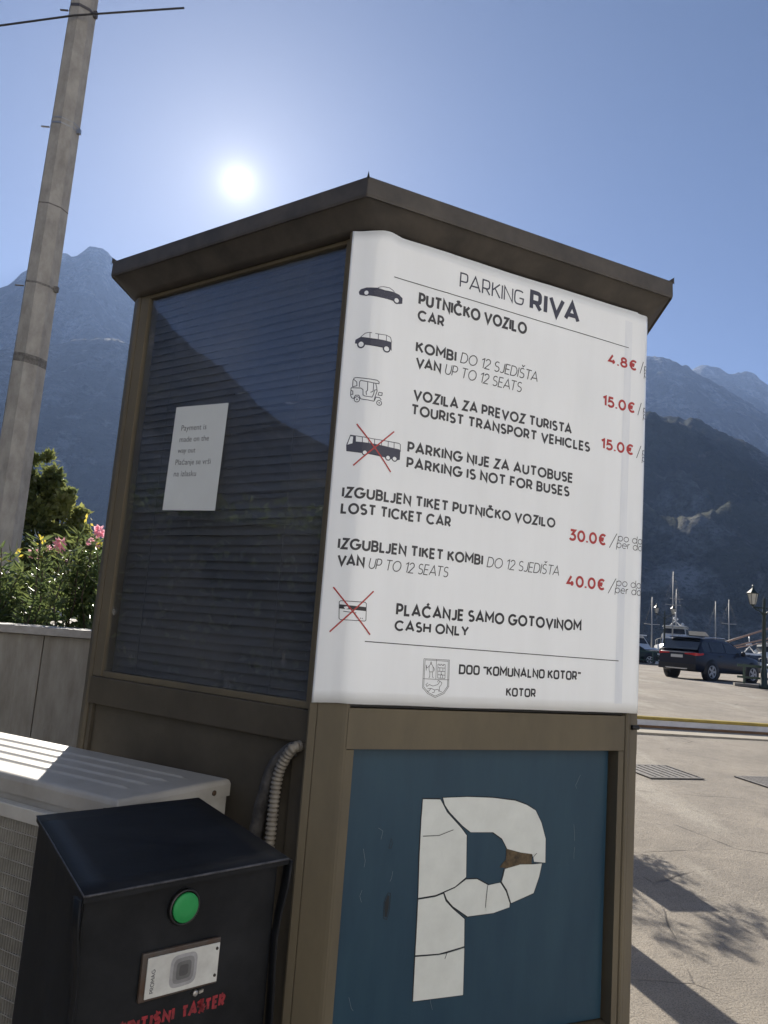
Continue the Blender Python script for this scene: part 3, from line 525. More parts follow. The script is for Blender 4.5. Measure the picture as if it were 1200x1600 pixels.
for i in range(6):
    out = (rc[i] - KC).normalized(); sd = out.cross(ZU); b_ = rc[i] + ZU * (ZT - 0.002)
    mb = MB()
    mb.grid([[b_ - out * 0.06 + sd * 0.004 + ZU * 0.008, b_ - out * 0.06 + ZU * 0.014, b_ - out * 0.06 - sd * 0.004 + ZU * 0.008],
             [b_ - out * 0.015 + sd * 0.004, b_ - out * 0.015 + ZU * 0.006, b_ - out * 0.015 - sd * 0.004],
             [b_ + out * 0.001 + sd * 0.004 - ZU * 0.004, b_ + out * 0.001 + ZU * 0.013, b_ + out * 0.001 - sd * 0.004 - ZU * 0.004],
             [b_ + out * 0.003 + sd * 0.003 - ZU * 0.008, b_ + out * 0.003 + ZU * 0.014, b_ + out * 0.003 - sd * 0.003 - ZU * 0.008]])
    mb.build('corner_tip', ROOFM, roof)
mb = MB(); mb.face([c + ZU * 2.68 for c in [KC + (c - KC) * 0.88 for c in corner]]); mb.build('ceiling', INSIDE, kiosk)
# ------------------------------------------------------------------ the price board: one sheet bent round the two posts
SOFF = 0.0075
chR = dirv(PHI + rad(30)); ch0 = dirv(PHI - rad(30))
SHEET = {}
def _profile():
    # integrate the heading along the sheet; s = 0 at the bend of the near post, flat between 0.03 and 0.81
    ds = 0.001; pts = {}
    p = Vector((O + aR * 0.045 + nR * SOFF)); 
    def head(s):
        if s < -0.025: return PHI - rad(30)
        if s < 0.025: return PHI - rad(30) * (0.025 - s) / 0.05
        if s < 0.872: return PHI
        if s < 0.886: return PHI + rad(40) * (s - 0.872) / 0.014
        return PHI + rad(40)
    k0 = 30; arr = {k0: p.copy()}
    q = p.copy()
    for k in range(k0, 935): q = q + dirv(head((k + 0.5) * ds)) * ds; arr[k + 1] = q.copy()
    q = p.copy()
    for k in range(k0, -96, -1): q = q - dirv(head((k - 0.5) * ds)) * ds; arr[k - 1] = q.copy()
    return arr, head
_ARR, _HEAD = _profile()
def Sp(s, z, lift=0.0):
    k = max(-95, min(934, s * 1000)); i = int(math.floor(k)); fr = k - i
    p = _ARR[i].lerp(_ARR[min(i + 1, 935)], fr); h = _HEAD(s); n = dirv(h).cross(ZU)
    # the loose sheet ripples a little along the posts
    rip = 0.0006 * noise.noise((s * 30, z * 3.0, 1.3)) + 0.0012 * noise.noise((s * 6, z * 1.3, 7.7)) * (1.0 if 0.05 < s < 0.8 else 0.5)
    return p + n * (rip + lift) + ZU * z
VINYL = mat('white_printed_vinyl', (0.84, 0.87, 0.89), 0.24, spec=0.5, var=0.05, vscale=5, stretch=(1.6, 1.6, 0.22), bump=0.035, bscale=9, rvar=0.08, coat=0.2)
board = thing('price_board', 'white printed parking price board wrapped round the kiosk corner posts', 'sign', Rp(0.4, 1.43, 0.02))
svals = [-0.0905 + i * 0.006 for i in range(30)] + [0.09 + i * 0.03 for i in range(24)] + [0.80 + i * 0.004 for i in range(30)] + [0.893]
svals = sorted(set(round(s, 4) for s in svals if s <= 0.893))
def ztop(s): return 2.611 + 0.0025 * noise.noise((s * 4, 0, 0)) + (0.004 * max(0, 1 - abs(s + 0.01) / 0.06)) - 0.006 * max(0, min(1, (s - 0.01) / 0.03)) - (0.003 if s > 0.84 else 0)
def zbot(s): return 1.4255 + 0.002 * noise.noise((s * 5, 4, 0)) - 0.004 * max(0, 1 - (s + 0.09) / 0.06)
rows_f = []; rows_b = []
NZ = 40
for s in svals:
    rows_f.append([Sp(s, zbot(s) + (ztop(s) - zbot(s)) * j / NZ, 0.0) for j in range(NZ + 1)])
    rows_b.append([Sp(s, zbot(s) + (ztop(s) - zbot(s)) * j / NZ, -0.0012) for j in range(NZ + 1)])
mb = MB(); mb.grid(rows_f); mb.grid(rows_b)
for i in range(len(svals) - 1):
    for j in (0, NZ): mb.face([rows_f[i][j], rows_f[i + 1][j], rows_b[i + 1][j], rows_b[i][j]])
for i in (0, len(svals) - 1):
    for j in range(NZ): mb.face([rows_f[i][j], rows_f[i][j + 1], rows_b[i][j + 1], rows_b[i][j]])
sheet = mb.build('printed_sheet', VINYL, board, merge=True)
INK = {'grey': mat('ink_charcoal', (0.040, 0.040, 0.046), 0.45), 'dark': mat('ink_near_black', (0.022, 0.022, 0.028), 0.45),
       'navy': mat('ink_navy', (0.040, 0.043, 0.072), 0.45), 'red': mat('ink_red', (0.42, 0.035, 0.035), 0.45), 'white': VINYL}
LIFT = 0.0005
for (t_, w_, it, st, col, s0, z0, s1, cap) in LINES:
    wt = 0.205 if w_ == 'B' else 0.085
    if t_ == 'RIVA': wt = 0.205
    if t_ == 'PARKING': wt = 0.095
    if st == 'sq' and col == 'dark': wt = 0.20
    cp_ = max(cap, 0.0262)
    if st == 'sq': cp_ = cap
    elif col == 'grey' and t_ not in ('PUTNIČKO VOZILO',): cp_ = (cap + 0.0290) / 2
    mb = MB(); write(mb, t_, s0, z0, s1 - s0, cp_, wt, Sp, st, 0.16 if it else 0.0, LIFT)
    kind = 'price_figure' if col == 'red' else ('heading' if t_ in ('PARKING', 'RIVA') else 'text_line')
    mb.build(kind, INK[col], board, merge=False)
for k, pr in RULES.items():
    mb = MB(); stroke(mb, pr, 0.0022, Sp, LIFT); mb.build('rule_line', INK['dark'], board, merge=False)
for i, sl in enumerate(SLASH): mb = MB(); stroke(mb, sl, 0.0022, Sp, LIFT); mb.build('slash_mark', INK['dark'], board, merge=False)
for (t_, s0, z0) in PODAN: mb = MB(); write(mb, t_ + 'n' if 'po' in t_ else t_ + 'y', s0, z0, 0.1165 if 'per' in t_ else 0.113, 0.0225, 0.085, Sp, 'rd', 0.10, LIFT, smax=0.884); mb.build('text_line', INK['dark'], board, merge=False)
for z_ in (2.4200, 2.2900, 2.1600):
    for t_, dz in (('po dan', 0.010), ('per day', -0.010)): mb = MB(); write(mb, t_, 0.8722, z_ + dz, 0.1165, 0.0225, 0.085, Sp, 'rd', 0.10, LIFT, smax=0.892); mb.build('text_line', INK['dark'], board, merge=False)
for nm, ic in ICONS.items():
    thin = ic.get('thin')
    ink = INK['navy'] if nm != 'bank_card_icon' else INK['dark']
    mb = MB()
    for p in ic['fill']: fill(mb, p, Sp, LIFT)
    for l in ic['lines']: stroke(mb, l, 0.0019 if thin else 0.0016, Sp, LIFT + 0.0001)
    for wv in ic['wheels']:
        if thin:
            stroke(mb, ring(wv['c'], wv['r'], wv['rz']), 0.0019, Sp, LIFT, closed=True); fill(mb, ring(wv['c'], wv['r'] * 0.3, wv['rz'] * 0.3, 10), Sp, LIFT)
        else: fill(mb, ring(wv['c'], wv['r'] * 1.02, wv['rz'] * 1.02), Sp, LIFT + 0.0002)
    io = mb.build(nm, ink, board, merge=False)
    for p in ic.get('white', []): mb = MB(); fill(mb, p, Sp, LIFT + 0.0002); mb.build('window_mark', INK['white'], io, merge=False)
    if not thin:
        for wv in ic['wheels']: mb = MB(); fill(mb, ring(wv['c'], wv['r'] * 0.66, wv['rz'] * 0.66), Sp, LIFT + 0.0004); mb.build('wheel_mark', INK['white'], io, merge=False)
    if 'cross' in ic:
        mb = MB()
        for i, l in enumerate(ic['cross']): stroke(mb, l, 0.0034, Sp, LIFT + 0.0006 + i * 0.0001)
        mb.build('red_cross', INK['red'], io, merge=False)
mb = MB()
for i, l in enumerate(EMBLEM): stroke(mb, l, 0.0011, Sp, LIFT + i * 0.00001)
mb.build('coat_of_arms', INK['dark'], board, merge=False)
# scuffed strip near the far edge, the bend's reflection put into its colour
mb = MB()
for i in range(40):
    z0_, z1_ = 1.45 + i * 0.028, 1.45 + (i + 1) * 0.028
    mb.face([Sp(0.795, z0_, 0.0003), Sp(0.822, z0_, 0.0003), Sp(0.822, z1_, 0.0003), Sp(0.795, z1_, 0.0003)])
mb.build('sheen_strip', mat('bend_sheen_grey', (0.66, 0.70, 0.76), 0.20, var=0.25, vscale=9, stretch=(1, 1, 0.2), vcol=(0.80, 0.83, 0.86)), board)
# ------------------------------------------------------------------ paper notice stuck to the window
note = thing('paper_notice', 'white paper notice about payment stuck on the dark kiosk window', 'notice', Lp(0.61, 1.90, 0.003))
PC = [(0.717, 2.2173), (0.4939, 2.2074), (0.5008, 1.8955), (0.7248, 1.9028)]
def Np(u, v, lift=0.0):
    a_ = Vector(PC[0]).lerp(Vector(PC[1]), u); b_ = Vector(PC[3]).lerp(Vector(PC[2]), u); p = b_.lerp(a_, v)
    curl = 0.0010 + 0.0015 * noise.noise((u * 2, v * 2, 3)) * 0.4 + 0.004 * max(0, u - 0.8) * max(0, 0.3 - v)
    return Lp(p.x, p.y, curl + lift)
mb = MB(); mb.grid([[Np(i / 12, j / 16) for j in range(17)] for i in range(13)]); mb.grid([[Np(i / 12, j / 16, -0.0004) for j in range(17)] for i in range(13)])
mb.build('paper_sheet', mat('damp_white_paper', (0.66, 0.69, 0.68), 0.75, var=0.08, vscale=6, bump=0.03, bscale=12), note, merge=False)
def text_mesh(txt, name, f, u0, v0, width_u, material, parent, aspect, lift=0.0004, shear=0.0):
    cu = bpy.data.curves.new('t', 'FONT'); cu.body = txt; cu.size = 1.0; cu.resolution_u = 3; cu.offset = -0.004
    ob = bpy.data.objects.new('t', cu); COL.objects.link(ob)
    bpy.context.view_layer.update()
    me = bpy.data.meshes.new_from_object(ob.evaluated_get(bpy.context.evaluated_depsgraph_get()))
    xs = [v.co.x for v in me.vertices]; x0_, x1_ = min(xs), max(xs); k = width_u / (x1_ - x0_)
    ky = k * aspect
    mb = MB(); vs = [f(u0 + (v.co.x - x0_) * k, v0 + v.co.y * ky, lift) for v in me.vertices]
    for p in me.polygons: mb.face([vs[i] for i in p.vertices])
    bpy.data.objects.remove(ob, do_unlink=True); bpy.data.curves.remove(cu); bpy.data.meshes.remove(me)
    return mb.build(name, material, parent, merge=False)
PINK_ = mat('faded_print', (0.085, 0.088, 0.095), 0.8)
for t_, (ta, za), (tb, zb) in [('Payment is', (0.6824, 2.1412), (0.5741, 2.1383)), ('made on the', (0.6836, 2.107), (0.5575, 2.1035)), ('way out', (0.6849, 2.0737), (0.6085, 2.0732)), ('Plaćanje se vrši', (0.6882, 2.0382), (0.5373, 2.0315)), ('na izlasku', (0.688, 2.0035), (0.5922, 2.0009))]:
    zL = 2.2173 + (2.2074 - 2.2173) * 0.2
    v = (za - 1.9035) / (2.215 - 1.9035); u = (0.7185 - ta) / 0.2235; wu = (ta - tb) / 0.2235
    text_mesh(t_, 'text_line', Np, u, v, wu, PINK_, note, 0.2235 / 0.3125 * 0.95)
# ------------------------------------------------------------------ ground
def gz(x, y): return 0.03 * min(max(0.0, y - 5.0), 22.0)
def ground_mat():
    M = bpy.data.materials.new('worn_concrete'); M.use_nodes = True; t = M.node_tree; p = t.nodes['Principled BSDF']
    co = t.nodes.new('ShaderNodeTexCoord'); L = t.links.new
    def nz(sc, det, rough=0.6, vec=None):
        n = t.nodes.new('ShaderNodeTexNoise'); n.inputs['Scale'].default_value = sc; n.inputs['Detail'].default_value = det; n.inputs['Roughness'].default_value = rough
        L(vec or co.outputs['Object'], n.inputs['Vector']); return n
    def mr(src, a, b, c=0.0, d=1.0):
        r = t.nodes.new('ShaderNodeMapRange'); r.inputs[1].default_value = a; r.inputs[2].default_value = b; r.inputs[3].default_value = c; r.inputs[4].default_value = d; L(src, r.inputs[0]); return r.outputs[0]
    def mixc(f, a, b):
        m_ = t.nodes.new('ShaderNodeMix'); m_.data_type = 'RGBA'; L(f, m_.inputs[0])
        for i, v in ((6, a), (7, b)):
            if isinstance(v, tuple): m_.inputs[i].default_value = (*v, 1)
            else: L(v, m_.inputs[i])
        return m_.outputs[2]
    base = mixc(mr(nz(0.55, 8, 0.65).outputs['Fac'], 0.38, 0.62), (0.40, 0.348, 0.280), (0.285, 0.250, 0.205))
    base = mixc(mr(nz(2.2, 6, 0.7).outputs['Fac'], 0.45, 0.72, 0, 0.55), base, (0.245, 0.215, 0.175))
    # pale worn smears
    mp = t.nodes.new('ShaderNodeMapping'); mp.inputs['Rotation'].default_value = (0, 0, 0.5); mp.inputs['Scale'].default_value = (1.0, 0.28, 1); L(co.outputs['Object'], mp.inputs[0])
    base = mixc(mr(nz(0.9, 5, 0.6, mp.outputs[0]).outputs['Fac'], 0.57, 0.66, 0, 0.65), base, (0.48, 0.435, 0.36))
    # aggregate speckle
    sp = nz(120, 2, 0.5); base = mixc(mr(sp.outputs['Fac'], 0.50, 0.64, 0, 0.75), base, (0.12, 0.108, 0.092)); base = mixc(mr(nz(9, 5, 0.7).outputs['Fac'], 0.52, 0.66, 0, 0.35), base, (0.19, 0.168, 0.138))
    base = mixc(mr(nz(75, 2, 0.5).outputs['Fac'], 0.60, 0.70, 0, 0.6), base, (0.40, 0.37, 0.31))
    # cracks and cast joints
    wv = nz(1.3, 5, 0.6); ad = t.nodes.new('ShaderNodeVectorMath'); ad.operation = 'SCALE'; L(wv.outputs['Color'], ad.inputs[0]); ad.inputs['Scale'].default_value = 0.10
    a2 = t.nodes.new('ShaderNodeVectorMath'); a2.operation = 'ADD'; L(co.outputs['Object'], a2.inputs[0]); L(ad.outputs[0], a2.inputs[1])
    vo = t.nodes.new('ShaderNodeTexVoronoi'); vo.feature = 'DISTANCE_TO_EDGE'; vo.inputs['Scale'].default_value = 0.42; L(a2.outputs[0], vo.inputs['Vector'])
    br = mr(nz(1.1, 3).outputs['Fac'], 0.48, 0.60)
    cr = t.nodes.new('ShaderNodeMath'); cr.operation = 'MULTIPLY'; L(mr(vo.outputs['Distance'], 0.0, 0.004, 0.8, 0.0), cr.inputs[0]); L(br, cr.inputs[1])
    base = mixc(cr.outputs[0], base, (0.060, 0.052, 0.045))
    L(base, p.inputs['Base Color']); p.inputs['Roughness'].default_value = 0.78; p.inputs['Specular IOR Level'].default_value = 0.35
    bn = nz(55, 6, 0.7); b2 = nz(6, 4)
    sm = t.nodes.new('ShaderNodeMath'); sm.operation = 'ADD'; L(bn.outputs['Fac'], sm.inputs[0]); L(b2.outputs['Fac'], sm.inputs[1])
    s3 = t.nodes.new('ShaderNodeMath'); s3.operation = 'SUBTRACT'; L(sm.outputs[0], s3.inputs[0]); L(cr.outputs[0], s3.inputs[1])
    b = t.nodes.new('ShaderNodeBump'); b.inputs['Strength'].default_value = 0.8; b.inputs['Distance'].default_value = 0.016; L(s3.outputs[0], b.inputs['Height']); L(b.outputs[0], p.inputs['Normal'])
    return M
GROUND = ground_mat()
ys = [-400, -100, -30, -5, 0, 2, 4, 5, 5.5, 6, 8, 10, 14, 20, 26, 27, 30, 40, 50, 62]
xs_ = [-400, -100, -30, -10, -4, -2, 0, 2, 4, 6, 10, 20, 40, 100, 400]
mb = MB(); mb.grid([[(x, y, gz(x, y)) for x in xs_] for y in ys]); mb.face([(-400, 62, 0.66), (400, 62, 0.66), (400, 62, -4), (-400, 62, -4)])
setting(mb.build('ground', GROUND))
WATERM = mat('bay_water', (0.012, 0.030, 0.036), 0.10, spec=0.5, bump=0.35, bscale=1.2)
mb = MB(); mb.grid([[(x, y, -0.9) for x in (-6000, -400, 0, 400, 6000)] for y in (62.01, 200, 800, 6000)]); setting(mb.build('water', WATERM))
# --- drain grates let into the concrete
IRON = mat('grey_cast_iron', (0.27, 0.25, 0.225), 0.7, 0.1, var=0.5, vscale=30)
PIT = mat('silted_drain_pit', (0.07, 0.062, 0.052), 0.9)
def grate(c, du, dv, label, slats):
    u = Vector((*du, 0)); v = Vector((*dv, 0)); c = Vector((*c, 0))
    g = thing('drain_grate', label, 'drain grate', (c.x, c.y, gz(c.x, c.y)))
    def q(a_, b_, h): 
        p = c + u * a_ + v * b_; return Vector((p.x, p.y, gz(p.x, p.y) + h))
    mb = MB(); mb.face([q(-1, -1, 0.004), q(1, -1, 0.004), q(1, 1, 0.004), q(-1, 1, 0.004)]); mb.build('drain_pit', PIT, g)
    mb = MB()
    for (a0, a1, b0, b1) in ((-1, 1, -1, -0.9), (-1, 1, 0.9, 1), (-1, -0.95, -0.9, 0.9), (0.95, 1, -0.9, 0.9)): mb.prism([q(a0, b0, 0.006), q(a1, b0, 0.006), q(a1, b1, 0.006), q(a0, b1, 0.006)], ZU * 0.012)
    mb.build('grate_frame', IRON, g)
    mb = MB()
    for k in range(slats):
        a0 = -0.93 + 1.86 * k / slats; mb.prism([q(a0, -0.9, 0.007), q(a0 + 1.35 / slats, -0.9, 0.007), q(a0 + 1.35 / slats, 0.9, 0.007), q(a0, 0.9, 0.007)], ZU * 0.009)
    mb.build('grate_bars', IRON, g)
grate((3.60, 9.80), (0.36, 0.10), (-0.10, 0.36), 'grey iron drain grate in the concrete nearest the kiosk wall', 7)
grate((5.02, 9.60), (0.36, 0.10), (-0.10, 0.36), 'slotted iron drain grate at the right, farther from the kiosk', 11)
# ------------------------------------------------------------------ ticket terminal (black steel box)
NAVYBLK = mat('black_painted_steel', (0.0045, 0.0055, 0.0075), 0.50, spec=0.18, var=0.5, vscale=9, vcol=(0.016, 0.0175, 0.020), bump=0.04, bscale=14, rvar=0.10)
WORN = mat('worn_steel_edge', (0.10, 0.10, 0.11), 0.5, 0.3, var=0.8, vscale=40, vcol=(0.015, 0.017, 0.022))
fl, fr_, br_, bl_ = Vector((-0.361, 1.107, 0)), Vector((-0.117, 1.343, 0)), Vector((-0.347, 1.716, 0)), Vector((-0.583, 1.480, 0))
term = thing('ticket_terminal', 'black steel ticket machine with a green push button and red lettering', 'ticket machine', (fl + fr_ + br_ + bl_) / 4)
tu = (fr_ - fl).normalized(); tn = tu.cross(ZU); TW = (fr_ - fl).length
def Tp(u, z, off=0.0): return fl + tu * u + tn * off + ZU * z
HT = 1.22
ctr = (fl + fr_ + br_ + bl_) / 4
# body: sides and back; the front plate sits back behind the bent side flanges
mb = MB()
mb.prism([fl - tn * 0.012 + tu * 0.006, fr_ - tn * 0.012 - tu * 0.006, br_, bl_], ZU * (HT - 0.004)); mb.build('housing', NAVYBLK, term, bevel=0.004)
mb = MB()
lid = [fl + tn * 0.004 - tu * 0.003, fr_ + tn * 0.004 + tu * 0.004, br_ + (br_ - ctr).normalized() * 0.006, bl_ + (bl_ - ctr).normalized() * 0.006]
rows = []
for i in range(9):
    v = i / 8; a_ = lid[0].lerp(lid[3], v); b_ = lid[1].lerp(lid[2], v)
    rows.append([a_.lerp(b_, j / 8) + ZU * (HT + 0.0012 * math.sin(math.pi * j / 8) * math.sin(math.pi * v) + 0.0008 * noise.noise((i * .5, j * .5, 2))) for j in range(9)])
mb.grid(rows); mb.grid([[p - ZU * 0.003 for p in r] for r in rows])
per = [rows[0][j] for j in range(9)] + [rows[i][8] for i in range(1, 9)] + [rows[8][j] for j in range(7, -1, -1)] + [rows[i][0] for i in range(7, 0, -1)]
for i in range(len(per)):
    j = (i + 1) % len(per); mb.face([per[i], per[j], per[j] - ZU * 0.010, per[i] - ZU * 0.010])
mb.build('lid', NAVYBLK, term, merge=True)
mb = MB(); mb.tube([Tp(u / 10 * (TW + 0.004) - 0.002, HT - 0.001 + 0.001 * noise.noise((u, 0, 5)), 0.0045) for u in range(11)], 0.0018, 6); mb.tube([lid[0].lerp(lid[3], i / 8) + ZU * (HT - 0.001) for i in range(9)], 0.0013, 6); mb.build('worn_rim', WORN, term)
# bent flanges down both sides of the front
for s_, u0 in ((-1, 0.0), (1, TW)):
    mb = MB(); rows = []
    for i in range(31):
        z = HT - 0.004 - i * (HT - 0.02) / 30
        bulge = 0.010 * math.exp(-((HT - z - 0.02) / 0.06) ** 2) + 0.003 * noise.noise((0, z * 5, s_)) - 0.004 * math.exp(-((HT - z - 0.13) / 0.07) ** 2)
        uo = u0 + s_ * (0.001 + bulge); ui = uo - s_ * 0.0045
        rows.append([Tp(uo, z, -0.016), Tp(uo + s_ * 0.001, z, -0.004), Tp(uo, z, 0.003 + bulge * 0.3), Tp(uo - s_ * 0.002, z, 0.005 + bulge * 0.3), Tp(ui, z, 0.002 + bulge * 0.3), Tp(ui, z, -0.0115)])
    mb.grid(rows, True); mb.face(rows[0][::-1]); mb.face(rows[-1]); mb.build('side_flange', NAVYBLK, term)
    # dark web behind the flange
# button
bc = Tp(0.1612, 1.1735, -0.012)
mb = MB(); mb.lathe([(0.0255, 0), (0.0255, 0.006), (0.0235, 0.008), (0.022, 0.006), (0.022, 0.0)], bc, 32, tn); bz = mb.build('button_bezel', mat('black_plastic', (0.015, 0.015, 0.016), 0.35), term)
GREEN = mat('green_button_plastic', (0.022, 0.27, 0.075), 0.5, spec=0.3, var=0.2, vscale=20)
mb = MB(); mb.lathe([(0.021, 0.004), (0.021, 0.009), (0.0200, 0.0100), (0.010, 0.0102), (0.0, 0.0102)], bc, 32, tn); mb.build('push_button', GREEN, term)
# reader plate
mb = MB()
P4 = [(0.1008, 1.0590), (0.2320, 1.0507), (0.2265, 1.1168), (0.1008, 1.1235)]
P4 = [(0.1010, 1.0560), (0.2310, 1.0530), (0.2310, 1.1185), (0.1010, 1.1215)]
mb.prism([Tp(u, z, -0.0115) for u, z in P4], tn * 0.006); rp = mb.build('reader_frame', mat('rusty_grey_steel', (0.085, 0.078, 0.072), 0.6, 0.3, var=0.8, vscale=25, vcol=(0.07, 0.040, 0.025)), term, bevel=0.002)
mb = MB(); mb.prism([Tp(u, z, -0.0053) for u, z in [(0.1085, 1.0600), (0.2285, 1.0565), (0.2285, 1.1120), (0.1085, 1.1150)]], tn * 0.0022); mb.build('reader_plate', mat('yellowed_white_plate', (0.56, 0.57, 0.54), 0.45, var=0.25, vscale=22, vcol=(0.42, 0.42, 0.40)), term, bevel=0.0012)
rb_ = Tp(0.168, 1.0870, -0.0028)
def Qp(u, z, l=0.0): return rb_ + tu * u + ZU * z + tn * l
for i, (h_, g_) in enumerate(((0.0225, 0.34), (0.0175, 0.22), (0.0125, 0.13), (0.0075, 0.08))):
    pts = [(h_ * math.copysign(abs(math.cos(a)) ** 0.45, math.cos(a)), h_ * math.copysign(abs(math.sin(a)) ** 0.45, math.sin(a))) for a in [2 * math.pi * k / 28 for k in range(28)]]
    mb = MB(); fill(mb, pts, Qp, i * 0.0003); mb.build('reader_pad', mat('reader_grey_%d' % i, (g_, g_, g_ * 1.02), 0.6, var=0.25, vscale=60), rp, merge=False)
mb = MB()
def Vp(s, z, l=0.0): return Tp(0.1220 - z, 1.0665 + s, -0.0028 + l)
write(mb, 'PROMAG', 0, 0, 0.032, 0.0065, 0.16, Vp); mb.build('small_lettering', mat('ink_grey', (0.10, 0.10, 0.11), 0.6), term, merge=False)
for u, z in ((0.2235, 1.1045), (0.2235, 1.0665)): mb = MB(); mb.lathe([(0.0024, 0), (0.0020, 0.0015), (0, 0.0018)], Tp(u, z, -0.0031), 10, tn); mb.build('plate_screw', mat('dark_screw', (0.05, 0.045, 0.04), 0.5, 0.5), term)
mb = MB(); mb.lathe([(0.0045, 0), (0.0045, 0.004), (0.002, 0.005)], Tp(0.197, 1.0455, -0.012), 12, tn); mb.prism([Tp(0.2035, 1.0430, -0.0118), Tp(0.2105, 1.0440, -0.0118), Tp(0.2105, 1.0480, -0.0118), Tp(0.2035, 1.0470, -0.0118)], tn * 0.003); mb.build('lock', mat('dull_steel', (0.4, 0.39, 0.37), 0.4, 0.7), term)
mb = MB(); Fp = lambda s, z, l=0.0: Tp(s, z, -0.0118 + l)
write(mb, 'PRITISNI', 0.0780, 1.0160, 0.088, 0.0180, 0.25, Fp, lift=0.0003, jitter=0.0008); write(mb, 'TASTER', 0.1775, 1.0135, 0.0760, 0.0180, 0.25, Fp, lift=0.0003, jitter=0.0008)
mb.build('red_lettering', mat('brushed_red_paint', (0.32, 0.018, 0.028), 0.6, var=0.6, vscale=90, vcol=(0.10, 0.012, 0.016)), term, merge=False)
# ------------------------------------------------------------------ air conditioner outdoor unit behind it
ACW = mat('aged_white_enamel', (0.37, 0.36, 0.335), 0.50, spec=0.3, var=0.35, vscale=6, vcol=(0.28, 0.27, 0.245), bump=0.02, bscale=40)
AT, AD0, AD1, A0, A1, AH = 1.212, 0.040, 0.400, 0.295, 1.20, 0.62
def Ap(t, z, o=0.0): k = 0.10; return Lp(A0 + (t - A0) * 0.995 - k * (o - AD0), z, AD0 + (o - AD0) * 0.995 + k * (t - A0))
ac = thing('air_conditioner', 'weathered white air conditioner outdoor unit beside the kiosk wall', 'air conditioner', Ap(0.73, AT - AH, 0.22))
mb = MB(); P = [Ap(A0 + 0.004, 0, AD0 + 0.004), Ap(A0 + 0.004, 0, AD1 - 0.004), Ap(A1 - 0.004, 0, AD1 - 0.004), Ap(A1 - 0.004, 0, AD0 + 0.004)]
mb.prism([p + ZU * (AT - AH) for p in P], ZU * (AH - 0.030)); mb.build('casing', ACW, ac, bevel=0.006)
mb = MB()
def lidpt(t, o): 
    g = 0.0
    for c in (0.125, 0.185, 0.245, 0.305):
        inr = max(0, min(1, (t - A0 - 0.07) / 0.02)) * max(0, min(1, (A1 - 0.07 - t) / 0.02))
        g += 0.0045 * math.exp(-((o - c) / 0.006) ** 2) * inr
    ed = min(t - A0, A1 - t, o - AD0, AD1 - o); r = 0.012
    dz = (r - math.sqrt(max(0, r * r - (r - max(0, ed)) ** 2))) if ed < r else 0
    return Ap(t, AT + g - dz, o)
ts = [A0 + x for x in (0, 0.002, 0.005, 0.009, 0.014, 0.03, 0.06, 0.07, 0.075, 0.08, 0.085, 0.09, 0.10)] + [A0 + 0.1 + i * 0.09 for i in range(1, 9)] + [A1 - x for x in (0.014, 0.009, 0.005, 0.002, 0)]
ts = sorted(set(ts)); os_ = [AD0, AD0 + 0.002, AD0 + 0.005, AD0 + 0.009, AD0 + 0.014] + [AD0 + 0.02 + i * 0.0035 for i in range(88)] + [AD1 - 0.014, AD1 - 0.009, AD1 - 0.005, AD1 - 0.002, AD1]
os_ = sorted(o for o in set(os_) if o <= AD1)
mb.grid([[lidpt(t, o) for o in os_] for t in ts])
per = [(A0, AD0), (A0, AD1), (A1, AD1), (A1, AD0)]
for i in range(4):
    a_, b_ = per[i], per[(i + 1) % 4]; mb.face([Ap(a_[0], AT - 0.012, a_[1]), Ap(b_[0], AT - 0.012, b_[1]), Ap(b_[0], AT - 0.040, b_[1]), Ap(a_[0], AT - 0.040, a_[1])])
mb.build('top_cover', ACW, ac)
RUST = mat('rusty_screw', (0.06, 0.035, 0.02), 0.7, 0.3)
for (t, o, ax) in ((0.330, AD1, nL), (0.70, AD1, nL), (A0, 0.10, -bL), (A0, 0.355, -bL)):
    mb = MB(); mb.lathe([(0.0065, 0), (0.0065, 0.002), (0.004, 0.004), (0, 0.0045)], Ap(t, AT - 0.026, o), 14, ax); mb.build('screw', RUST, ac)
GR = mat('grille_grey_plastic', (0.34, 0.33, 0.30), 0.6, var=0.3, vscale=20)
mb = MB(); g0, g1, gt, gb = 0.445, 1.16, AT - 0.055, AT - AH + 0.04
fo = AD1 - 0.004
fbox(mb, Ap, g0, g0 + 0.028, gb, gt, fo, fo + 0.026); fbox(mb, Ap, g1 - 0.028, g1, gb, gt, fo, fo + 0.026); fbox(mb, Ap, g0 + 0.0285, g1 - 0.0285, gt - 0.03, gt, fo, fo + 0.0255); fbox(mb, Ap, g0 + 0.0285, g1 - 0.0285, gb, gb + 0.028, fo, fo + 0.0255)
mb.build('grille_frame', mat('grille_frame_plastic', (0.52, 0.51, 0.47), 0.5, var=0.2), ac, bevel=0.003)
mb = MB(); t = g0 + 0.034
k = 0
while t < g1 - 0.032:
    w_ = 0.0016
    fbox(mb, Ap, t, t + w_, gb + 0.028, gt - 0.03, fo + 0.014, fo + 0.021); t += 0.0085; k += 1
z = gb + 0.05
while z < gt - 0.035:
    fbox(mb, Ap, g0 + 0.028, g1 - 0.028, z, z + 0.0022, fo + 0.0145, fo + 0.022); z += 0.030
mb.build('grille', GR, ac, merge=False)
mb = MB(); fbox(mb, Ap, g0 + 0.02, g1 - 0.02, gb + 0.02, gt - 0.02, fo + 0.0045, fo + 0.0065); mb.build('coil', mat('dusty_dark_coil', (0.085, 0.078, 0.066), 0.7, 0.2, var=0.6, vscale=12), ac)
for t in (0.40, 1.07): mb = MB(); fbox(mb, Ap, t, t + 0.04, AT - AH - 0.04, AT - AH, -0.004 + 0.007, AD1); fbox(mb, Ap, t, t + 0.04, AT - AH - 0.36, AT - AH - 0.0405, 0.003, 0.043); mb.build('wall_bracket', ACW, ac)
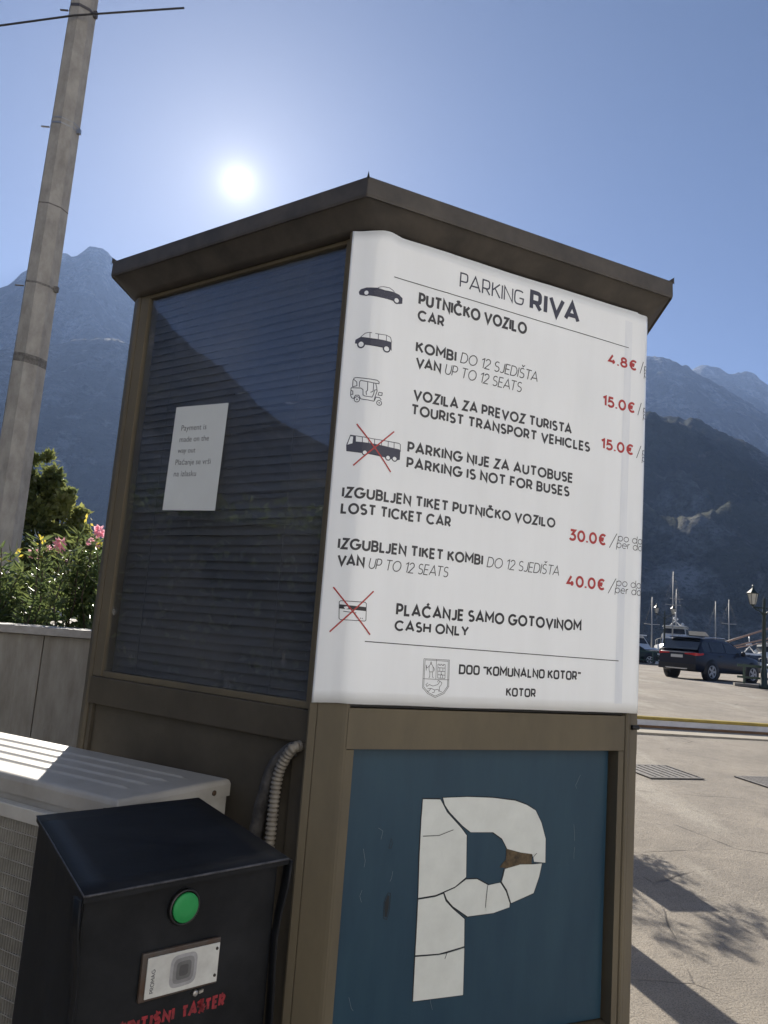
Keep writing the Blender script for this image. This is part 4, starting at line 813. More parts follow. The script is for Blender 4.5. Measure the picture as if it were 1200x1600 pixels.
# ------------------------------------------------------------------ conduit and insulated pipe from the kiosk corner
cpts = [Lp(0.108, 1.315, 0.002), Lp(0.1134, 1.3106, 0.03), Lp(0.128, 1.292, 0.032), Lp(0.1430, 1.265, 0.033), Lp(0.1516, 1.2367, 0.033), Lp(0.1545, 1.2034, 0.033), Lp(0.1559, 1.1487, 0.033), Lp(0.1570, 1.0885, 0.033), Lp(0.165, 0.9, 0.033), Lp(0.175, 0.45, 0.035), Lp(0.18, 0.02, 0.04)]
def smooth(pts, n=8):
    out = []
    for i in range(len(pts) - 1):
        p0, p1, p2, p3 = pts[max(i - 1, 0)], pts[i], pts[i + 1], pts[min(i + 2, len(pts) - 1)]
        for k in range(n):
            t = k / n; out.append(0.5 * ((2 * p1) + (p2 - p0) * t + (2 * p0 - 5 * p1 + 4 * p2 - p3) * t * t + (3 * p1 - p0 - 3 * p2 + p3) * t ** 3))
    return out + [pts[-1]]
def resample(pts, step):
    out = [pts[0]]; acc = 0
    for a_, b_ in zip(pts, pts[1:]):
        d = (b_ - a_).length; t = step - acc
        while t <= d: out.append(a_.lerp(b_, t / d)); t += step
        acc = d - (t - step)
    return out
cp_ = resample(smooth(cpts), 0.0026)
mb = MB(); mb.tube(cp_, [0.0115 + 0.0022 * (1 if i % 4 < 2 else -0.6) for i in range(len(cp_))], 12)
con = mb.build('corrugated_conduit', mat('grey_beige_conduit', (0.22, 0.20, 0.165), 0.6, var=0.4, vscale=25, vcol=(0.14, 0.125, 0.105)), origin=Lp(0.18, 0.02, 0.04))
tag(con, 'beige ribbed conduit hose hanging from the kiosk corner behind the black terminal', 'conduit')
pp = smooth([Lp(0.120, 1.306, 0.010), Lp(0.1335, 1.3008, 0.018), Lp(0.1700, 1.262, 0.024), Lp(0.1890, 1.2116, 0.024), Lp(0.2050, 1.1495, 0.022), Lp(0.2132, 1.0872, 0.022), Lp(0.222, 0.9, 0.022), Lp(0.24, 0.6, 0.05), Lp(0.272, 0.66, 0.12)], 6)
mb = MB(); mb.tube(pp, [0.0175 + 0.0015 * noise.noise((i * 0.5, 0, 0)) for i in range(len(pp))], 12)
pip = mb.build('insulated_pipe', mat('black_pipe_foam', (0.030, 0.028, 0.027), 0.85, var=0.6, vscale=30, vcol=(0.09, 0.085, 0.08), bump=0.3, bscale=60), origin=Lp(0.272, 0.66, 0.12))
tag(pip, 'black foam wrapped pipe running down the kiosk panel beside the ribbed conduit', 'pipe')
# ------------------------------------------------------------------ planter wall
STONE = mat('streaked_marble_cladding', (0.40, 0.375, 0.325), 0.7, var=0.5, vscale=7, vcol=(0.26, 0.238, 0.195), stretch=(2.2, 2.2, 0.45), bump=0.12, bscale=45)
COPE = mat('pale_stone_coping', (0.52, 0.50, 0.46), 0.6, var=0.35, vscale=12, vcol=(0.38, 0.35, 0.31), bump=0.05, bscale=40)
wall = thing('planter_wall', 'streaked stone clad planter wall with pale coping behind the kiosk', 'wall', (-3, 4.2, 0))
x = -7.0
mb = MB(); mb.box((-7.0, 4.225, 0.0), (0.30, 4.50, 1.438)); mb.build('wall_core', mat('wall_core_render', (0.3, 0.29, 0.27), 0.9, var=0.2), wall)
for k in range(12):
    x0 = -7.0 + k * 0.60 + (0.52 - 0.60 * 0) * 0 - 0.16; mb = MB(); mb.box((x0 + 0.002, 4.200, 0.0), (x0 + 0.597, 4.224, 1.437)); mb.build('stone_slab', STONE, wall, bevel=0.002)
for k in range(6):
    x0 = -7.0 + k * 1.2; mb = MB(); mb.box((x0, 4.165, 1.44), (x0 + 1.197, 4.53, 1.482)); mb.build('coping_stone', COPE, wall, bevel=0.004)
# soil behind the wall
mb = MB(); rows = [[(x, y, 1.28 + 0.05 * noise.noise((x, y, 0))) for x in [-7 + i * 0.3 for i in range(25)]] for y in [4.5 + j * 0.3 for j in range(12)]]
mb.grid(rows); setting(mb.build('planting_soil', mat('dry_soil', (0.14, 0.105, 0.07), 0.95, var=0.5, bump=0.5, bscale=20)))
# ------------------------------------------------------------------ concrete pole
CONC = mat('aged_concrete_pole', (0.43, 0.41, 0.37), 0.85, var=0.5, vscale=6, vcol=(0.27, 0.255, 0.23), stretch=(1.6, 1.6, 0.8), bump=0.2, bscale=35)
px_, py_ = -3.04, 6.2
pole = thing('utility_pole', 'tall grey concrete utility pole rising behind the planter wall', 'pole', (px_, py_, 0.0))
mb = MB(); rows = []
for z in [0.2 * i for i in range(0, 51)]:
    r = 0.150 - 0.0055 * z + 0.0015 * noise.noise((z * 1.5, 0, 3)); r *= 1.04
    rows.append([(px_ + r * math.cos(rad(45 * j + 8)), py_ + r * math.sin(rad(45 * j + 8)), z) for j in range(8)])
mb.grid(rows, True, sm=False); mb.face(rows[-1]); mb.build('shaft', CONC, pole)
STEEL = mat('galvanised_band', (0.45, 0.46, 0.47), 0.35, 0.8, var=0.2)
def band(z, h, m_, nm, ex=0.003, tail=True):
    mb = MB(); rows = []
    for zz_ in (z, z + h):
        r = (0.150 - 0.0055 * zz_) * 1.04 + ex
        rows.append([(px_ + r * math.cos(rad(45 * j + 8)), py_ + r * math.sin(rad(45 * j + 8)), zz_ + 0.02 * math.cos(rad(45 * j + 8 - 160))) for j in range(8)])
    mb.grid(rows, True, sm=False)
    if tail:
        r = (0.150 - 0.0055 * z) * 1.04
        mb.box((px_ - r - 0.06, py_ - 0.06, z - 0.012), (px_ - r + 0.01, py_ - 0.045, z - 0.004)); mb.box((px_ + r - 0.01, py_ - 0.03, z - 0.03), (px_ + r + 0.022, py_ - 0.0, z + h))
    mb.build(nm, m_, pole, merge=False)
band(5.70, 0.012, STEEL, 'steel_band'); band(5.75, 0.008, STEEL, 'steel_band', tail=False); band(6.84, 0.030, mat('dark_band', (0.12, 0.11, 0.11), 0.5, 0.5), 'steel_band')
DKC = mat('tar_mark', (0.10, 0.092, 0.085), 0.9, var=0.7, vscale=30, vcol=(0.26, 0.25, 0.23))
band(4.235, 0.018, DKC, 'tar_ring', 0.0015); band(3.55, 0.075, DKC, 'tar_ring', 0.0012, False); band(4.95, 0.012, DKC, 'tar_ring', 0.0012, False)
mb = MB(); wz = lambda x: 6.674 + (x + 3.757) * 0.205
mb.tube([(-9, py_ - 0.14, 5.75), (-5, py_ - 0.14, 6.27), (-3.672, py_ - 0.14, 6.56), (-3.04, py_ - 0.145, 6.71), (-2.093, py_ - 0.14, 6.87)], 0.0085, 8)
wr = mb.build('overhead_wire', mat('dark_cable', (0.03, 0.03, 0.032), 0.6), origin=(px_, py_ - 0.14, 6.82)); tag(wr, 'thin dark cable strapped across the top of the concrete pole', 'cable')
# ------------------------------------------------------------------ leaves
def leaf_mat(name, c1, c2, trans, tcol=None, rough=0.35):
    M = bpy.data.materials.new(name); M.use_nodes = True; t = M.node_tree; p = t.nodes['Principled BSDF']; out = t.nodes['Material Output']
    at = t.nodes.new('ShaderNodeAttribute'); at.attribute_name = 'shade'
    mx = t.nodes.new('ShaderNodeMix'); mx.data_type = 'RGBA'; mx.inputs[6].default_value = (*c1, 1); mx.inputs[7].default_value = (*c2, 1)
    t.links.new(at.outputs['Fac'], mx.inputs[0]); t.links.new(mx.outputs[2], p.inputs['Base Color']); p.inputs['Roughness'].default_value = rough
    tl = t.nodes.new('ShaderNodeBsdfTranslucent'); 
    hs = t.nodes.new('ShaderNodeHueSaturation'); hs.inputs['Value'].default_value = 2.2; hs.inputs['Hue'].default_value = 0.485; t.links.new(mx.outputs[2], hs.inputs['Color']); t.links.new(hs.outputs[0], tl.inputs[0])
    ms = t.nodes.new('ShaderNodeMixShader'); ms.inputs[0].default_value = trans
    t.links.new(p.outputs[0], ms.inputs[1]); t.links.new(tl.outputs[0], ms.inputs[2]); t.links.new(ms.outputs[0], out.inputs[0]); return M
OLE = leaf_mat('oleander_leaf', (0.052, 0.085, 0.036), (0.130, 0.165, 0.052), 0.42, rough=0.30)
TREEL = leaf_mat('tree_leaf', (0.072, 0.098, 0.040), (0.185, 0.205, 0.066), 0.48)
BARK = mat('grey_brown_bark', (0.11, 0.085, 0.06), 0.9, var=0.4, bump=0.3, bscale=40)
PINK = leaf_mat('pink_petal', (0.66, 0.36, 0.41), (0.78, 0.50, 0.54), 0.35, rough=0.6)
YEL = leaf_mat('yellow_leaf', (0.42, 0.38, 0.05), (0.50, 0.45, 0.08), 0.4, rough=0.5)
class Leaves:
    def __init__(s, seed): s.v = []; s.f = []; s.sh = []; s.r = random.Random(seed)
    def leaf(s, p, d, L, w, shade, curl=0.12):
        d = Vector(d).normalized(); side = d.cross(Vector((s.r.gauss(0, 1), s.r.gauss(0, 1), s.r.gauss(0, 1)))).normalized(); n = side.cross(d)
        p = Vector(p); k = len(s.v)
        s.v += [tuple(q) for q in (p, p + d * L * 0.45 + side * w, p + d * L * 0.45 - n * L * 0.02, p + d * L * 0.45 - side * w, p + d * L - n * L * curl)]
        for f_ in ((0, 1, 2), (0, 2, 3), (1, 4, 2), (2, 4, 3)): s.f.append(tuple(k + i for i in f_)); s.sh.append(shade)
    def build(s, name, m_, parent):
        me = bpy.data.meshes.new(name); me.from_pydata(s.v, [], s.f); me.materials.append(m_)
        at = me.attributes.new('shade', 'FLOAT', 'FACE'); at.data.foreach_set('value', s.sh)
        me.transform(Matrix.Translation(-root_loc(parent)))
        o = bpy.data.objects.new(name, me); COL.objects.link(o); o.parent = parent; return o
def rdir(r): return Vector((r.gauss(0, 1), r.gauss(0, 1), r.gauss(0, 1))).normalized()
def clump_tree(name, label, cat, base, trunk_top, clumps, n_leaf, L, w, m_, seed, group=None, trunk_r=0.05, updir=0.2):
    """tapered trunk, a limb to each clump, many small leaves scattered through each clump's volume"""
    r = random.Random(seed); t = thing(name, label, cat, base, group)
    b = Vector(base); tt = Vector(trunk_top); mb = MB()
    pts = [b.lerp(tt, i / 6) + Vector((r.gauss(0, 1), r.gauss(0, 1), 0)) * 0.03 * (i > 0) for i in range(7)]
    mb.tube(pts, [trunk_r * (1 - 0.45 * i / 6) for i in range(7)], 9); mb.build('trunk', BARK, t)
    mb = MB(); lv = Leaves(seed + 1); tot = sum(c[1] ** 2 for c in clumps)
    for c, R_ in clumps:
        c = Vector(c); st = pts[r.randint(3, 6)]; mid = st.lerp(c, 0.5) + rdir(r) * 0.12 * R_
        mb.tube([st, mid, c, c + rdir(r) * R_ * 0.5], [trunk_r * 0.45, trunk_r * 0.3, trunk_r * 0.16, trunk_r * 0.05], 6)
        nsub = max(5, int(16 * (R_ / 0.5)))
        subs = [c + rdir(r) * R_ * r.random() ** 0.45 * 0.95 for _ in range(nsub)]
        shade0 = r.random()
        for sc in subs:
            sh1 = min(1, max(0, 0.15 + 0.55 * shade0 + r.gauss(0, 0.22)))
            for _ in range(int(n_leaf * R_ ** 2 / tot / nsub)):
                p = sc + rdir(r) * R_ * 0.34 * r.random() ** 0.5
                d = (p - c).normalized() * 0.7 + rdir(r) * 0.9 + Vector((0, 0, updir)); lv.leaf(p, d, L * r.uniform(0.7, 1.25), w * r.uniform(0.8, 1.2), min(1, max(0, sh1 + r.gauss(0, 0.15))))
    mb.build('branches', BARK, t); lv.build('foliage', m_, t); return t
clump_tree('garden_tree', 'dark leafy garden tree rising behind the pink oleander and the pole', 'tree', (-2.95, 7.0, 1.25), (-2.95, 7.0, 2.1),
    [((-3.14, 7.0, 2.80), 0.18), ((-3.26, 6.9, 2.74), 0.17), ((-3.02, 6.95, 2.70), 0.16), ((-3.14, 6.95, 2.58), 0.22), ((-2.93, 7.0, 2.52), 0.20), ((-3.25, 7.0, 2.38), 0.30), ((-2.88, 6.9, 2.34), 0.24), ((-2.76, 7.0, 2.20), 0.18), ((-3.08, 6.9, 2.05), 0.36), ((-2.74, 6.95, 1.95), 0.26), ((-3.0, 6.8, 1.72), 0.36), ((-2.60, 6.9, 1.72), 0.26), ((-3.55, 7.0, 2.05), 0.35), ((-3.5, 7.0, 1.6), 0.35)],
    15000, 0.060, 0.020, TREEL, 11)
clump_tree('green_shrub', 'yellow green bush at the kiosk edge beyond the oleander flowers', 'shrub', (-2.0, 7.4, 1.25), (-2.0, 7.4, 1.7), [((-2.35, 7.4, 2.22), 0.22), ((-2.15, 7.4, 2.05), 0.25), ((-2.45, 7.4, 1.85), 0.25), ((-1.9, 7.4, 2.3), 0.30)], 2600, 0.06, 0.017, TREEL, 21, trunk_r=0.03)
# oleander: upright canes with long narrow leaves in whorls, pink flower heads
ole = thing('oleander', 'oleander bush with pink flower clusters growing above the planter wall', 'shrub', (-2.1, 4.95, 1.28))
r = random.Random(5); mb = MB(); lv = Leaves(6)
tips = []
for k in range(58):
    bx, by = r.uniform(-3.05, -1.35), r.uniform(4.62, 5.3)
    env = 1.98 + 0.10 * math.exp(-((bx + 1.9) / 0.25) ** 2) - 0.16 * math.exp(-((bx + 2.65) / 0.2) ** 2)
    top = Vector((bx + r.gauss(0, 0.10), by + r.gauss(0, 0.10), env - abs(r.gauss(0, 0.15))))
    b = Vector((bx, by, 1.28)); mid = b.lerp(top, 0.5) + Vector((r.gauss(0, .04), r.gauss(0, .04), 0))
    mb.tube([b, mid, top], [0.007, 0.005, 0.003], 5); tips.append(top)
    n = 15; sh0 = r.random() * 0.7
    for i in range(n):
        u = 0.10 + 0.90 * i / (n - 1); p = (b.lerp(mid, u * 2) if u < 0.5 else mid.lerp(top, u * 2 - 1))
        ax = (top - b).normalized()
        for q in range(5):
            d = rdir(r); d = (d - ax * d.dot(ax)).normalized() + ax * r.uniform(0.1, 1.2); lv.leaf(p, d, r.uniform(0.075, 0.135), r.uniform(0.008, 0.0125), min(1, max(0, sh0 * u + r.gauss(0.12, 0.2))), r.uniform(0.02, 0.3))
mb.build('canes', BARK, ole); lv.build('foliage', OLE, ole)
for (fx, fy, fz, fr) in ((-2.15, 4.80, 1.905, 0.036), (-2.00, 4.82, 1.985, 0.042), (-1.985, 4.80, 1.945, 0.028), (-2.06, 4.8, 1.945, 0.022), (-1.80, 4.9, 2.085, 0.040), (-1.845, 4.9, 2.03, 0.020), (-1.93, 4.8, 1.88, 0.016), (-1.885, 4.95, 2.00, 0.026), (-1.80, 4.9, 2.00, 0.018)):
    fl_ = Leaves(int(fx * -1000)); rr_ = fl_.r
    for _ in range(int(26 * (fr / 0.03) ** 2) + 8):
        d = rdir(rr_); fl_.leaf(Vector((fx, fy, fz)) + d * fr * 0.55 * rr_.random(), d, fr * 0.75, fr * 0.30, rr_.random(), 0.2)
    fl_.build('flower_cluster', PINK, ole)
yl = Leaves(77)
for _ in range(26):
    c = yl.r.choice([(-2.10, 4.78, 1.985), (-2.05, 4.78, 1.90), (-2.22, 4.78, 1.90), (-1.86, 4.85, 2.14), (-2.30, 4.75, 1.86), (-1.77, 4.85, 1.98)])
    yl.leaf(Vector(c) + rdir(yl.r) * 0.025, rdir(yl.r) + Vector((0, 0, .5)), 0.035, 0.008, yl.r.random())
yl.build('yellow_leaves', YEL, ole)
# ------------------------------------------------------------------ things standing behind the kiosk that throw shadows on the concrete
def arm_frame():
    a_ = Vector((2.05, 7.225, 0)); d = Vector((0.981, 0.192, 0)).normalized(); return a_, d
aA, aD = arm_frame(); aN = aD.cross(ZU)
def Bp(s, z, off=0.0): return aA + aD * s + aN * off + ZU * z
mb = MB(); fbox(mb, Bp, -0.55, -0.20, gz(0, 7.1), 1.13, -0.20, 0.14); cb = mb.build('utility_cabinet', mat('orange_brown_cabinet', (0.35, 0.16, 0.04), 0.5, var=0.2), bevel=0.01, origin=(1.68, 7.15, gz(0, 7.15))); tag(cb, 'waist high metal utility cabinet standing behind the kiosk', 'cabinet')
kA = Vector((3.2, 13.63, 0)); kD = Vector((2.49, 0.41, 0)).normalized(); kN = kD.cross(ZU); kz = gz(0, 13.9)
def Kp(s, z, off=0.0): return kA + kD * s + kN * off + ZU * (kz + z)
kb = thing('traffic_kerb', 'low white painted traffic kerb with a yellow top edge crossing behind the kiosk', 'kerb', kA + ZU * kz)
mb = MB(); fbox(mb, Kp, 0, 12, -0.1, 0.145, -0.16, 0.0); mb.build('kerb_body', mat('white_kerb_paint', (0.70, 0.70, 0.72), 0.6, var=0.2, vscale=3), kb, bevel=0.01)
mb = MB(); fbox(mb, Kp, -0.01, 12.01, 0.146, 0.198, -0.17, 0.012); mb.build('yellow_edge', mat('yellow_strip', (0.42, 0.31, 0.06), 0.6, var=0.35, vscale=4), kb, bevel=0.012)
mb = MB(); fbox(mb, Kp, -0.01, 12.01, -0.05, 0.052, 0.0005, 0.03); mb.build('brown_shadow_base', mat('brown_shadow_strip', (0.20, 0.11, 0.05), 0.7, var=0.4, vscale=4), kb, bevel=0.01)  # brown foot strip, partly the kerb's shadow put into colour
mb = MB(); fbox(mb, Kp, -0.01, 12.01, -0.06, 0.010, 0.031, 0.78); mb.build('gutter_strip', mat('cream_strip', (0.42, 0.375, 0.295), 0.8, var=0.2, vscale=3), kb, bevel=0.004)
mb = MB(); mb.box((0.93, 5.88, gz(0, 6)), (1.17, 6.12, 1.85)); mb.box((0.91, 5.86, 1.852), (1.19, 6.14, 1.90)); pl = mb.build('stone_pillar', STONE, origin=(1.05, 6, 0), bevel=0.006); tag(pl, 'short square stone pillar standing behind the kiosk', 'pillar')
clump_tree('young_olive_tree', 'small olive tree behind the kiosk casting leafy shade on the concrete', 'tree', (1.0, 9.3, gz(0, 9.3)), (1.05, 9.3, 1.9), [((0.9, 9.2, 2.5), 0.35), ((1.3, 9.3, 2.35), 0.32), ((0.7, 9.4, 2.2), 0.3), ((1.25, 9.2, 1.95), 0.30)], 2400, 0.06, 0.012, TREEL, 31, trunk_r=0.05)

# ------------------------------------------------------------------ out of frame, added to shape the light: hedge and tree left, building opposite
hd = thing('shade_hedge', 'added dark hedge, out of view, darkening the left of the kiosk and its window reflection', 'hedge', (-5.5, 0, 0)); lv = Leaves(91)  # unseen hedge, added to darken the window reflection and left side
mb = MB(); mb.box((-5.9, -8.0, 0.0), (-5.2, 3.6, 2.45)); mb.build('shade_hedge_core', mat('shade_hedge_core_dark', (0.02, 0.025, 0.014), 0.9, var=0.5), hd)
for _ in range(5000):
    p = Vector((-5.15 + lv.r.gauss(0, 0.10), lv.r.uniform(-8, 3.6), lv.r.uniform(0, 2.6))) if lv.r.random() < 0.7 else Vector((lv.r.uniform(-5.9, -5.2), lv.r.uniform(-8, 3.6), 2.45 + abs(lv.r.gauss(0, 0.14))))
    lv.leaf(p, rdir(lv.r) + Vector((0.6, 0, 0.5)), 0.10, 0.035, lv.r.random())
lv.build('foliage', OLE, hd)
clump_tree('shade_tree', 'added evergreen tree, out of view, shading the ground left of the kiosk', 'tree', (-5.9, 5.2, 0), (-5.9, 5.2, 2.6), [((-5.9, 5.2, 3.6), 1.0), ((-6.5, 4.8, 2.9), 0.9), ((-5.6, 4.9, 2.6), 0.8), ((-5.8, 5.6, 4.4), 0.7)], 5000, 0.11, 0.035, OLE, 51, trunk_r=0.12)  # unseen tree, added to shade the ground at the left
bld = thing('bounce_building', 'added pale building, out of view, bouncing sunlight onto the shaded side of the kiosk', 'building', (8, -6.5, 0))  # unseen building, added as a sunlit reflector for the price board
PALE = mat('pale_bounce_wall', (0.80, 0.815, 0.84), 0.85, var=0.10, vscale=1.5, bump=0.1, bscale=6)
mb = MB(); mb.box((-1.5, -20, 0), (24, -6.5, 13)); mb.build('wall', PALE, bld)  # wall of the added bounce building
mb = MB(); mb.box((-1.8, -20.3, 13.01), (24.3, -6.2, 13.4)); mb.build('roof', mat('terracotta_bounce_roof', (0.35, 0.14, 0.08), 0.9, var=0.3), bld)  # roof of the added bounce building
for k in range(8):
    for z in (4.6, 8.0):
        x0 = 1.6 + k * 2.8; mb = MB(); mb.box((x0, -6.498, z), (x0 + 1.0, -6.45, z + 1.7)); mb.build('window', BLACKGAP, bld)  # windows of the added bounce building
# ------------------------------------------------------------------ cars
TYRE = mat('tyre_rubber', (0.020, 0.020, 0.020), 0.8); RIM = mat('alloy_rim', (0.45, 0.45, 0.46), 0.35, 0.7)
CGL = mat('car_glass', (0.018, 0.022, 0.026), 0.06, spec=0.7); TRIM = mat('black_trim', (0.018, 0.018, 0.019), 0.55)
CHR = mat('bright_trim', (0.60, 0.60, 0.60), 0.25, 0.8); TAIL = mat('red_tail_lamp', (0.55, 0.016, 0.022), 0.22); PLATE = mat('number_plate', (0.62, 0.62, 0.60), 0.5); HEADL = mat('clear_headlamp', (0.6, 0.62, 0.64), 0.12)
def car_paint(name, col): return mat(name, col, 0.32, 0.0, spec=0.3, coat=0.2, var=0.15, vscale=3)
def make_car(name, label, loc, heading, paint, group):
    """x forward from the rear bumper, y left; 4.45 m long"""
    t = thing(name, label, 'car', loc, group); Rm = Matrix.Translation(Vector(loc)) @ Matrix.Rotation(heading, 4, 'Z')
    T = lambda x, y, z: Rm @ Vector((x, y, z))
    Lc = 4.45
    def top(x):     # shoulder / bonnet line
        pts = [(0, 0.98), (0.06, 1.04), (0.3, 1.08), (1.6, 1.05), (3.1, 1.02), (3.3, 1.00), (4.0, 0.92), (4.30, 0.80), (4.45, 0.62)]
        for (a, za), (b, zb) in zip(pts, pts[1:]):
            if x <= b: return za + (zb - za) * (x - a) / (b - a)
        return 0.62
    def hw(x):
        if x < 0.5: return 0.80 + 0.12 * math.sin(min(1, x / 0.5) * math.pi / 2)
        if x > 3.7: return 0.92 - 0.20 * ((x - 3.7) / 0.75) ** 2
        return 0.92
    def zs(x): return 0.30 if 0.2 < x < 4.2 else 0.38
    xs = [0, 0.02, 0.06, 0.15, 0.3, 0.5, 0.7, 1.0, 1.4, 1.8, 2.2, 2.6, 3.0, 3.3, 3.6, 3.9, 4.1, 4.25, 4.36, 4.43, 4.45]
    rows = []
    for x in xs:
        h = hw(x); zt = top(x); z0 = zs(x); c = 0.0
        sec = [(h * 0.90, z0), (h * 0.98, z0 + 0.12), (h, z0 + 0.30), (h, zt - 0.22), (h * 0.975, zt - 0.10), (h * 0.955, zt - 0.02), (h * 0.90, zt + 0.0), (h * 0.45, zt + (0.035 if x > 3.2 else 0.0))]
        rows.append([T(x, y, z) for y, z in sec] + [T(x, 0, zt + (0.05 if x > 3.2 else 0.0))] + [T(x, -y, z) for y, z in sec[::-1]])
    mb = MB(); mb.grid(rows); mb.face(rows[0][::-1]); mb.face(rows[-1])
    for i in range(len(rows) - 1): mb.face([rows[i][0], rows[i + 1][0], rows[i + 1][-1], rows[i][-1]])
    # greenhouse: belt ring to roof ring
    st = [(0.10, 1.06, 0.86, 0.10), (0.16, 1.30, 0.78, 0.2), (0.42, 1.55, 0.69, 0.5)]
    def section(x):
        # roof height, roof half width, belt half width at x
        if x < 0.12: zr = 1.10
        elif x < 0.55: zr = 1.10 + (x - 0.12) / 0.43 * 0.46
        elif x < 2.2: zr = 1.56 + 0.05 * math.sin((x - 0.55) / 1.65 * math.pi)
        elif x < 3.25: zr = 1.56 - 0.53 * ((x - 2.2) / 1.05) ** 1.15
        else: zr = 1.02
        f = (zr - 1.02) / 0.54
        return zr, 0.90 - 0.23 * f, 0.885
    gx = [0.10, 0.16, 0.25, 0.35, 0.45, 0.55, 0.7, 1.0, 1.4, 1.8, 2.2, 2.4, 2.6, 2.8, 3.0, 3.15, 3.26]
    rows = []
    for x in gx:
        zr, wr, wb = section(x); zb = 1.0
        rows.append([T(x, wb, zb), T(x, wr + (wb - wr) * 0.15, zb + (zr - zb) * 0.85), T(x, wr * 0.95, zr - 0.012), T(x, wr * 0.6, zr + 0.012), T(x, 0, zr + 0.02), T(x, -wr * 0.6, zr + 0.012), T(x, -wr * 0.95, zr - 0.012), T(x, -(wr + (wb - wr) * 0.15), zb + (zr - zb) * 0.85), T(x, -wb, zb)])
    mb.grid(rows)
    body = mb.build('body', paint, t)
    # glass: side strips, rear and front screens set 6 mm proud of the greenhouse
    def side_glass(sg, xa, xb, nm):
        mb = MB(); n = 6; lo = []; hi = []
        for i in range(n + 1):
            x = xa + (xb - xa) * i / n; zr, wr, wb = section(x)
            k0, k1 = 0.12, 0.80
            P = lambda k: T(x, sg * ((wb + (wr + (wb - wr) * 0.15 - wb) * (k / 0.85)) + 0.007), 1.0 + (zr - 1.0) * k)
            lo.append(P(max(k0, 0.07 / max(zr - 1.0, 0.08)))); hi.append(P(k1))
        mb.grid([lo, hi]); mb.build(nm, CGL, t)
    for sg in (1, -1):
        side_glass(sg, 0.42, 0.86, 'side_window'); side_glass(sg, 0.92, 1.78, 'side_window'); side_glass(sg, 1.86, 2.92, 'side_window')
    mb = MB(); lo, hi = [], []
    mb.grid([[T(0.115 - 0.012, y * 0.80, 1.13) for y in (-1, -0.5, 0, 0.5, 1)], [T(0.33 - 0.012, y * 0.74, 1.335) for y in (-1, -0.5, 0, 0.5, 1)], [T(0.50 - 0.012, y * 0.66, 1.52) for y in (-1, -0.5, 0, 0.5, 1)]]); mb.build('rear_window', CGL, t)
    mb = MB(); rws = []
    for x in (2.32, 2.6, 2.9, 3.2):
        zr, wr, wb = section(x); rws.append([T(x + 0.008, y * wr * 0.93, zr + 0.022) for y in (-1, -0.5, 0, 0.5, 1)])
    mb.grid(rws); mb.build('windscreen', CGL, t)
    mb = MB(); mb.prism([T(0.40, 0.64, 1.565), T(0.40, -0.64, 1.565), T(0.72, -0.66, 1.60), T(0.72, 0.66, 1.60)], Vector((0, 0, 0.025))); mb.build('rear_spoiler', paint, t)
    for sg in (1, -1):
        mb = MB(); mb.tube([T(0.75, sg * 0.60, 1.575), T(0.9, sg * 0.61, 1.635), T(2.1, sg * 0.61, 1.645), T(2.3, sg * 0.60, 1.575)], 0.018, 6); mb.build('roof_rail', CHR, t)
        mb = MB(); mb.lathe([(0.02, -0.05), (0.09, -0.03), (0.10, 0.02), (0.06, 0.07), (0.0, 0.085)], T(2.78, sg * 0.99, 1.10), 10, Rm.to_3x3() @ Vector((1, 0, 0))); mb.build('mirror', TRIM, t)
        mb = MB()  # tail lamp wraps round the corner
        mb.grid([[T(-0.012, sg * 0.34, z) for z in (0.945, 0.985)], [T(-0.014, sg * 0.60, z) for z in (0.93, 1.00)], [T(-0.012, sg * 0.795, z) for z in (0.90, 1.01)], [T(0.14, sg * 0.862, z) for z in (0.91, 1.01)], [T(0.36, sg * 0.908, z) for z in (0.95, 1.02)]]); mb.build('tail_lamp', TAIL, t)
        mb = MB(); mb.grid([[T(4.10, sg * 0.86, z) for z in (0.74, 0.86)], [T(4.30, sg * 0.79, z) for z in (0.70, 0.82)], [T(4.41, sg * 0.66, z) for z in (0.66, 0.76)]]); mb.build('headlamp', HEADL, t)
        for xx, zz_ in ((1.35, 0.93), (2.35, 0.93)): mb = MB(); mb.prism([T(xx, sg * 0.922, zz_), T(xx + 0.2, sg * 0.922, zz_), T(xx + 0.2, sg * 0.922, zz_ + 0.03), T(xx, sg * 0.922, zz_ + 0.03)], Rm.to_3x3() @ Vector((0, sg * 0.03, 0))); mb.build('door_handle', paint, t)
    mb = MB(); mb.grid([[T(-0.02, 0.82, z) for z in (0.36, 0.58)], [T(-0.035, 0, z) for z in (0.36, 0.58)], [T(-0.02, -0.82, z) for z in (0.36, 0.58)]]); mb.build('bumper_trim', TRIM, t)
    mb = MB(); mb.prism([T(-0.045, 0.5, 0.42), T(-0.045, -0.5, 0.42), T(-0.045, -0.45, 0.37), T(-0.045, 0.45, 0.37)], Rm.to_3x3() @ Vector((0.02, 0, 0))); mb.build('bright_strip', CHR, t)
    mb = MB(); mb.prism([T(-0.012, 0.26, 0.80), T(-0.012, -0.26, 0.80), T(-0.012, -0.26, 0.91), T(-0.012, 0.26, 0.91)], Rm.to_3x3() @ Vector((-0.01, 0, 0))); mb.build('number_plate', PLATE, t)
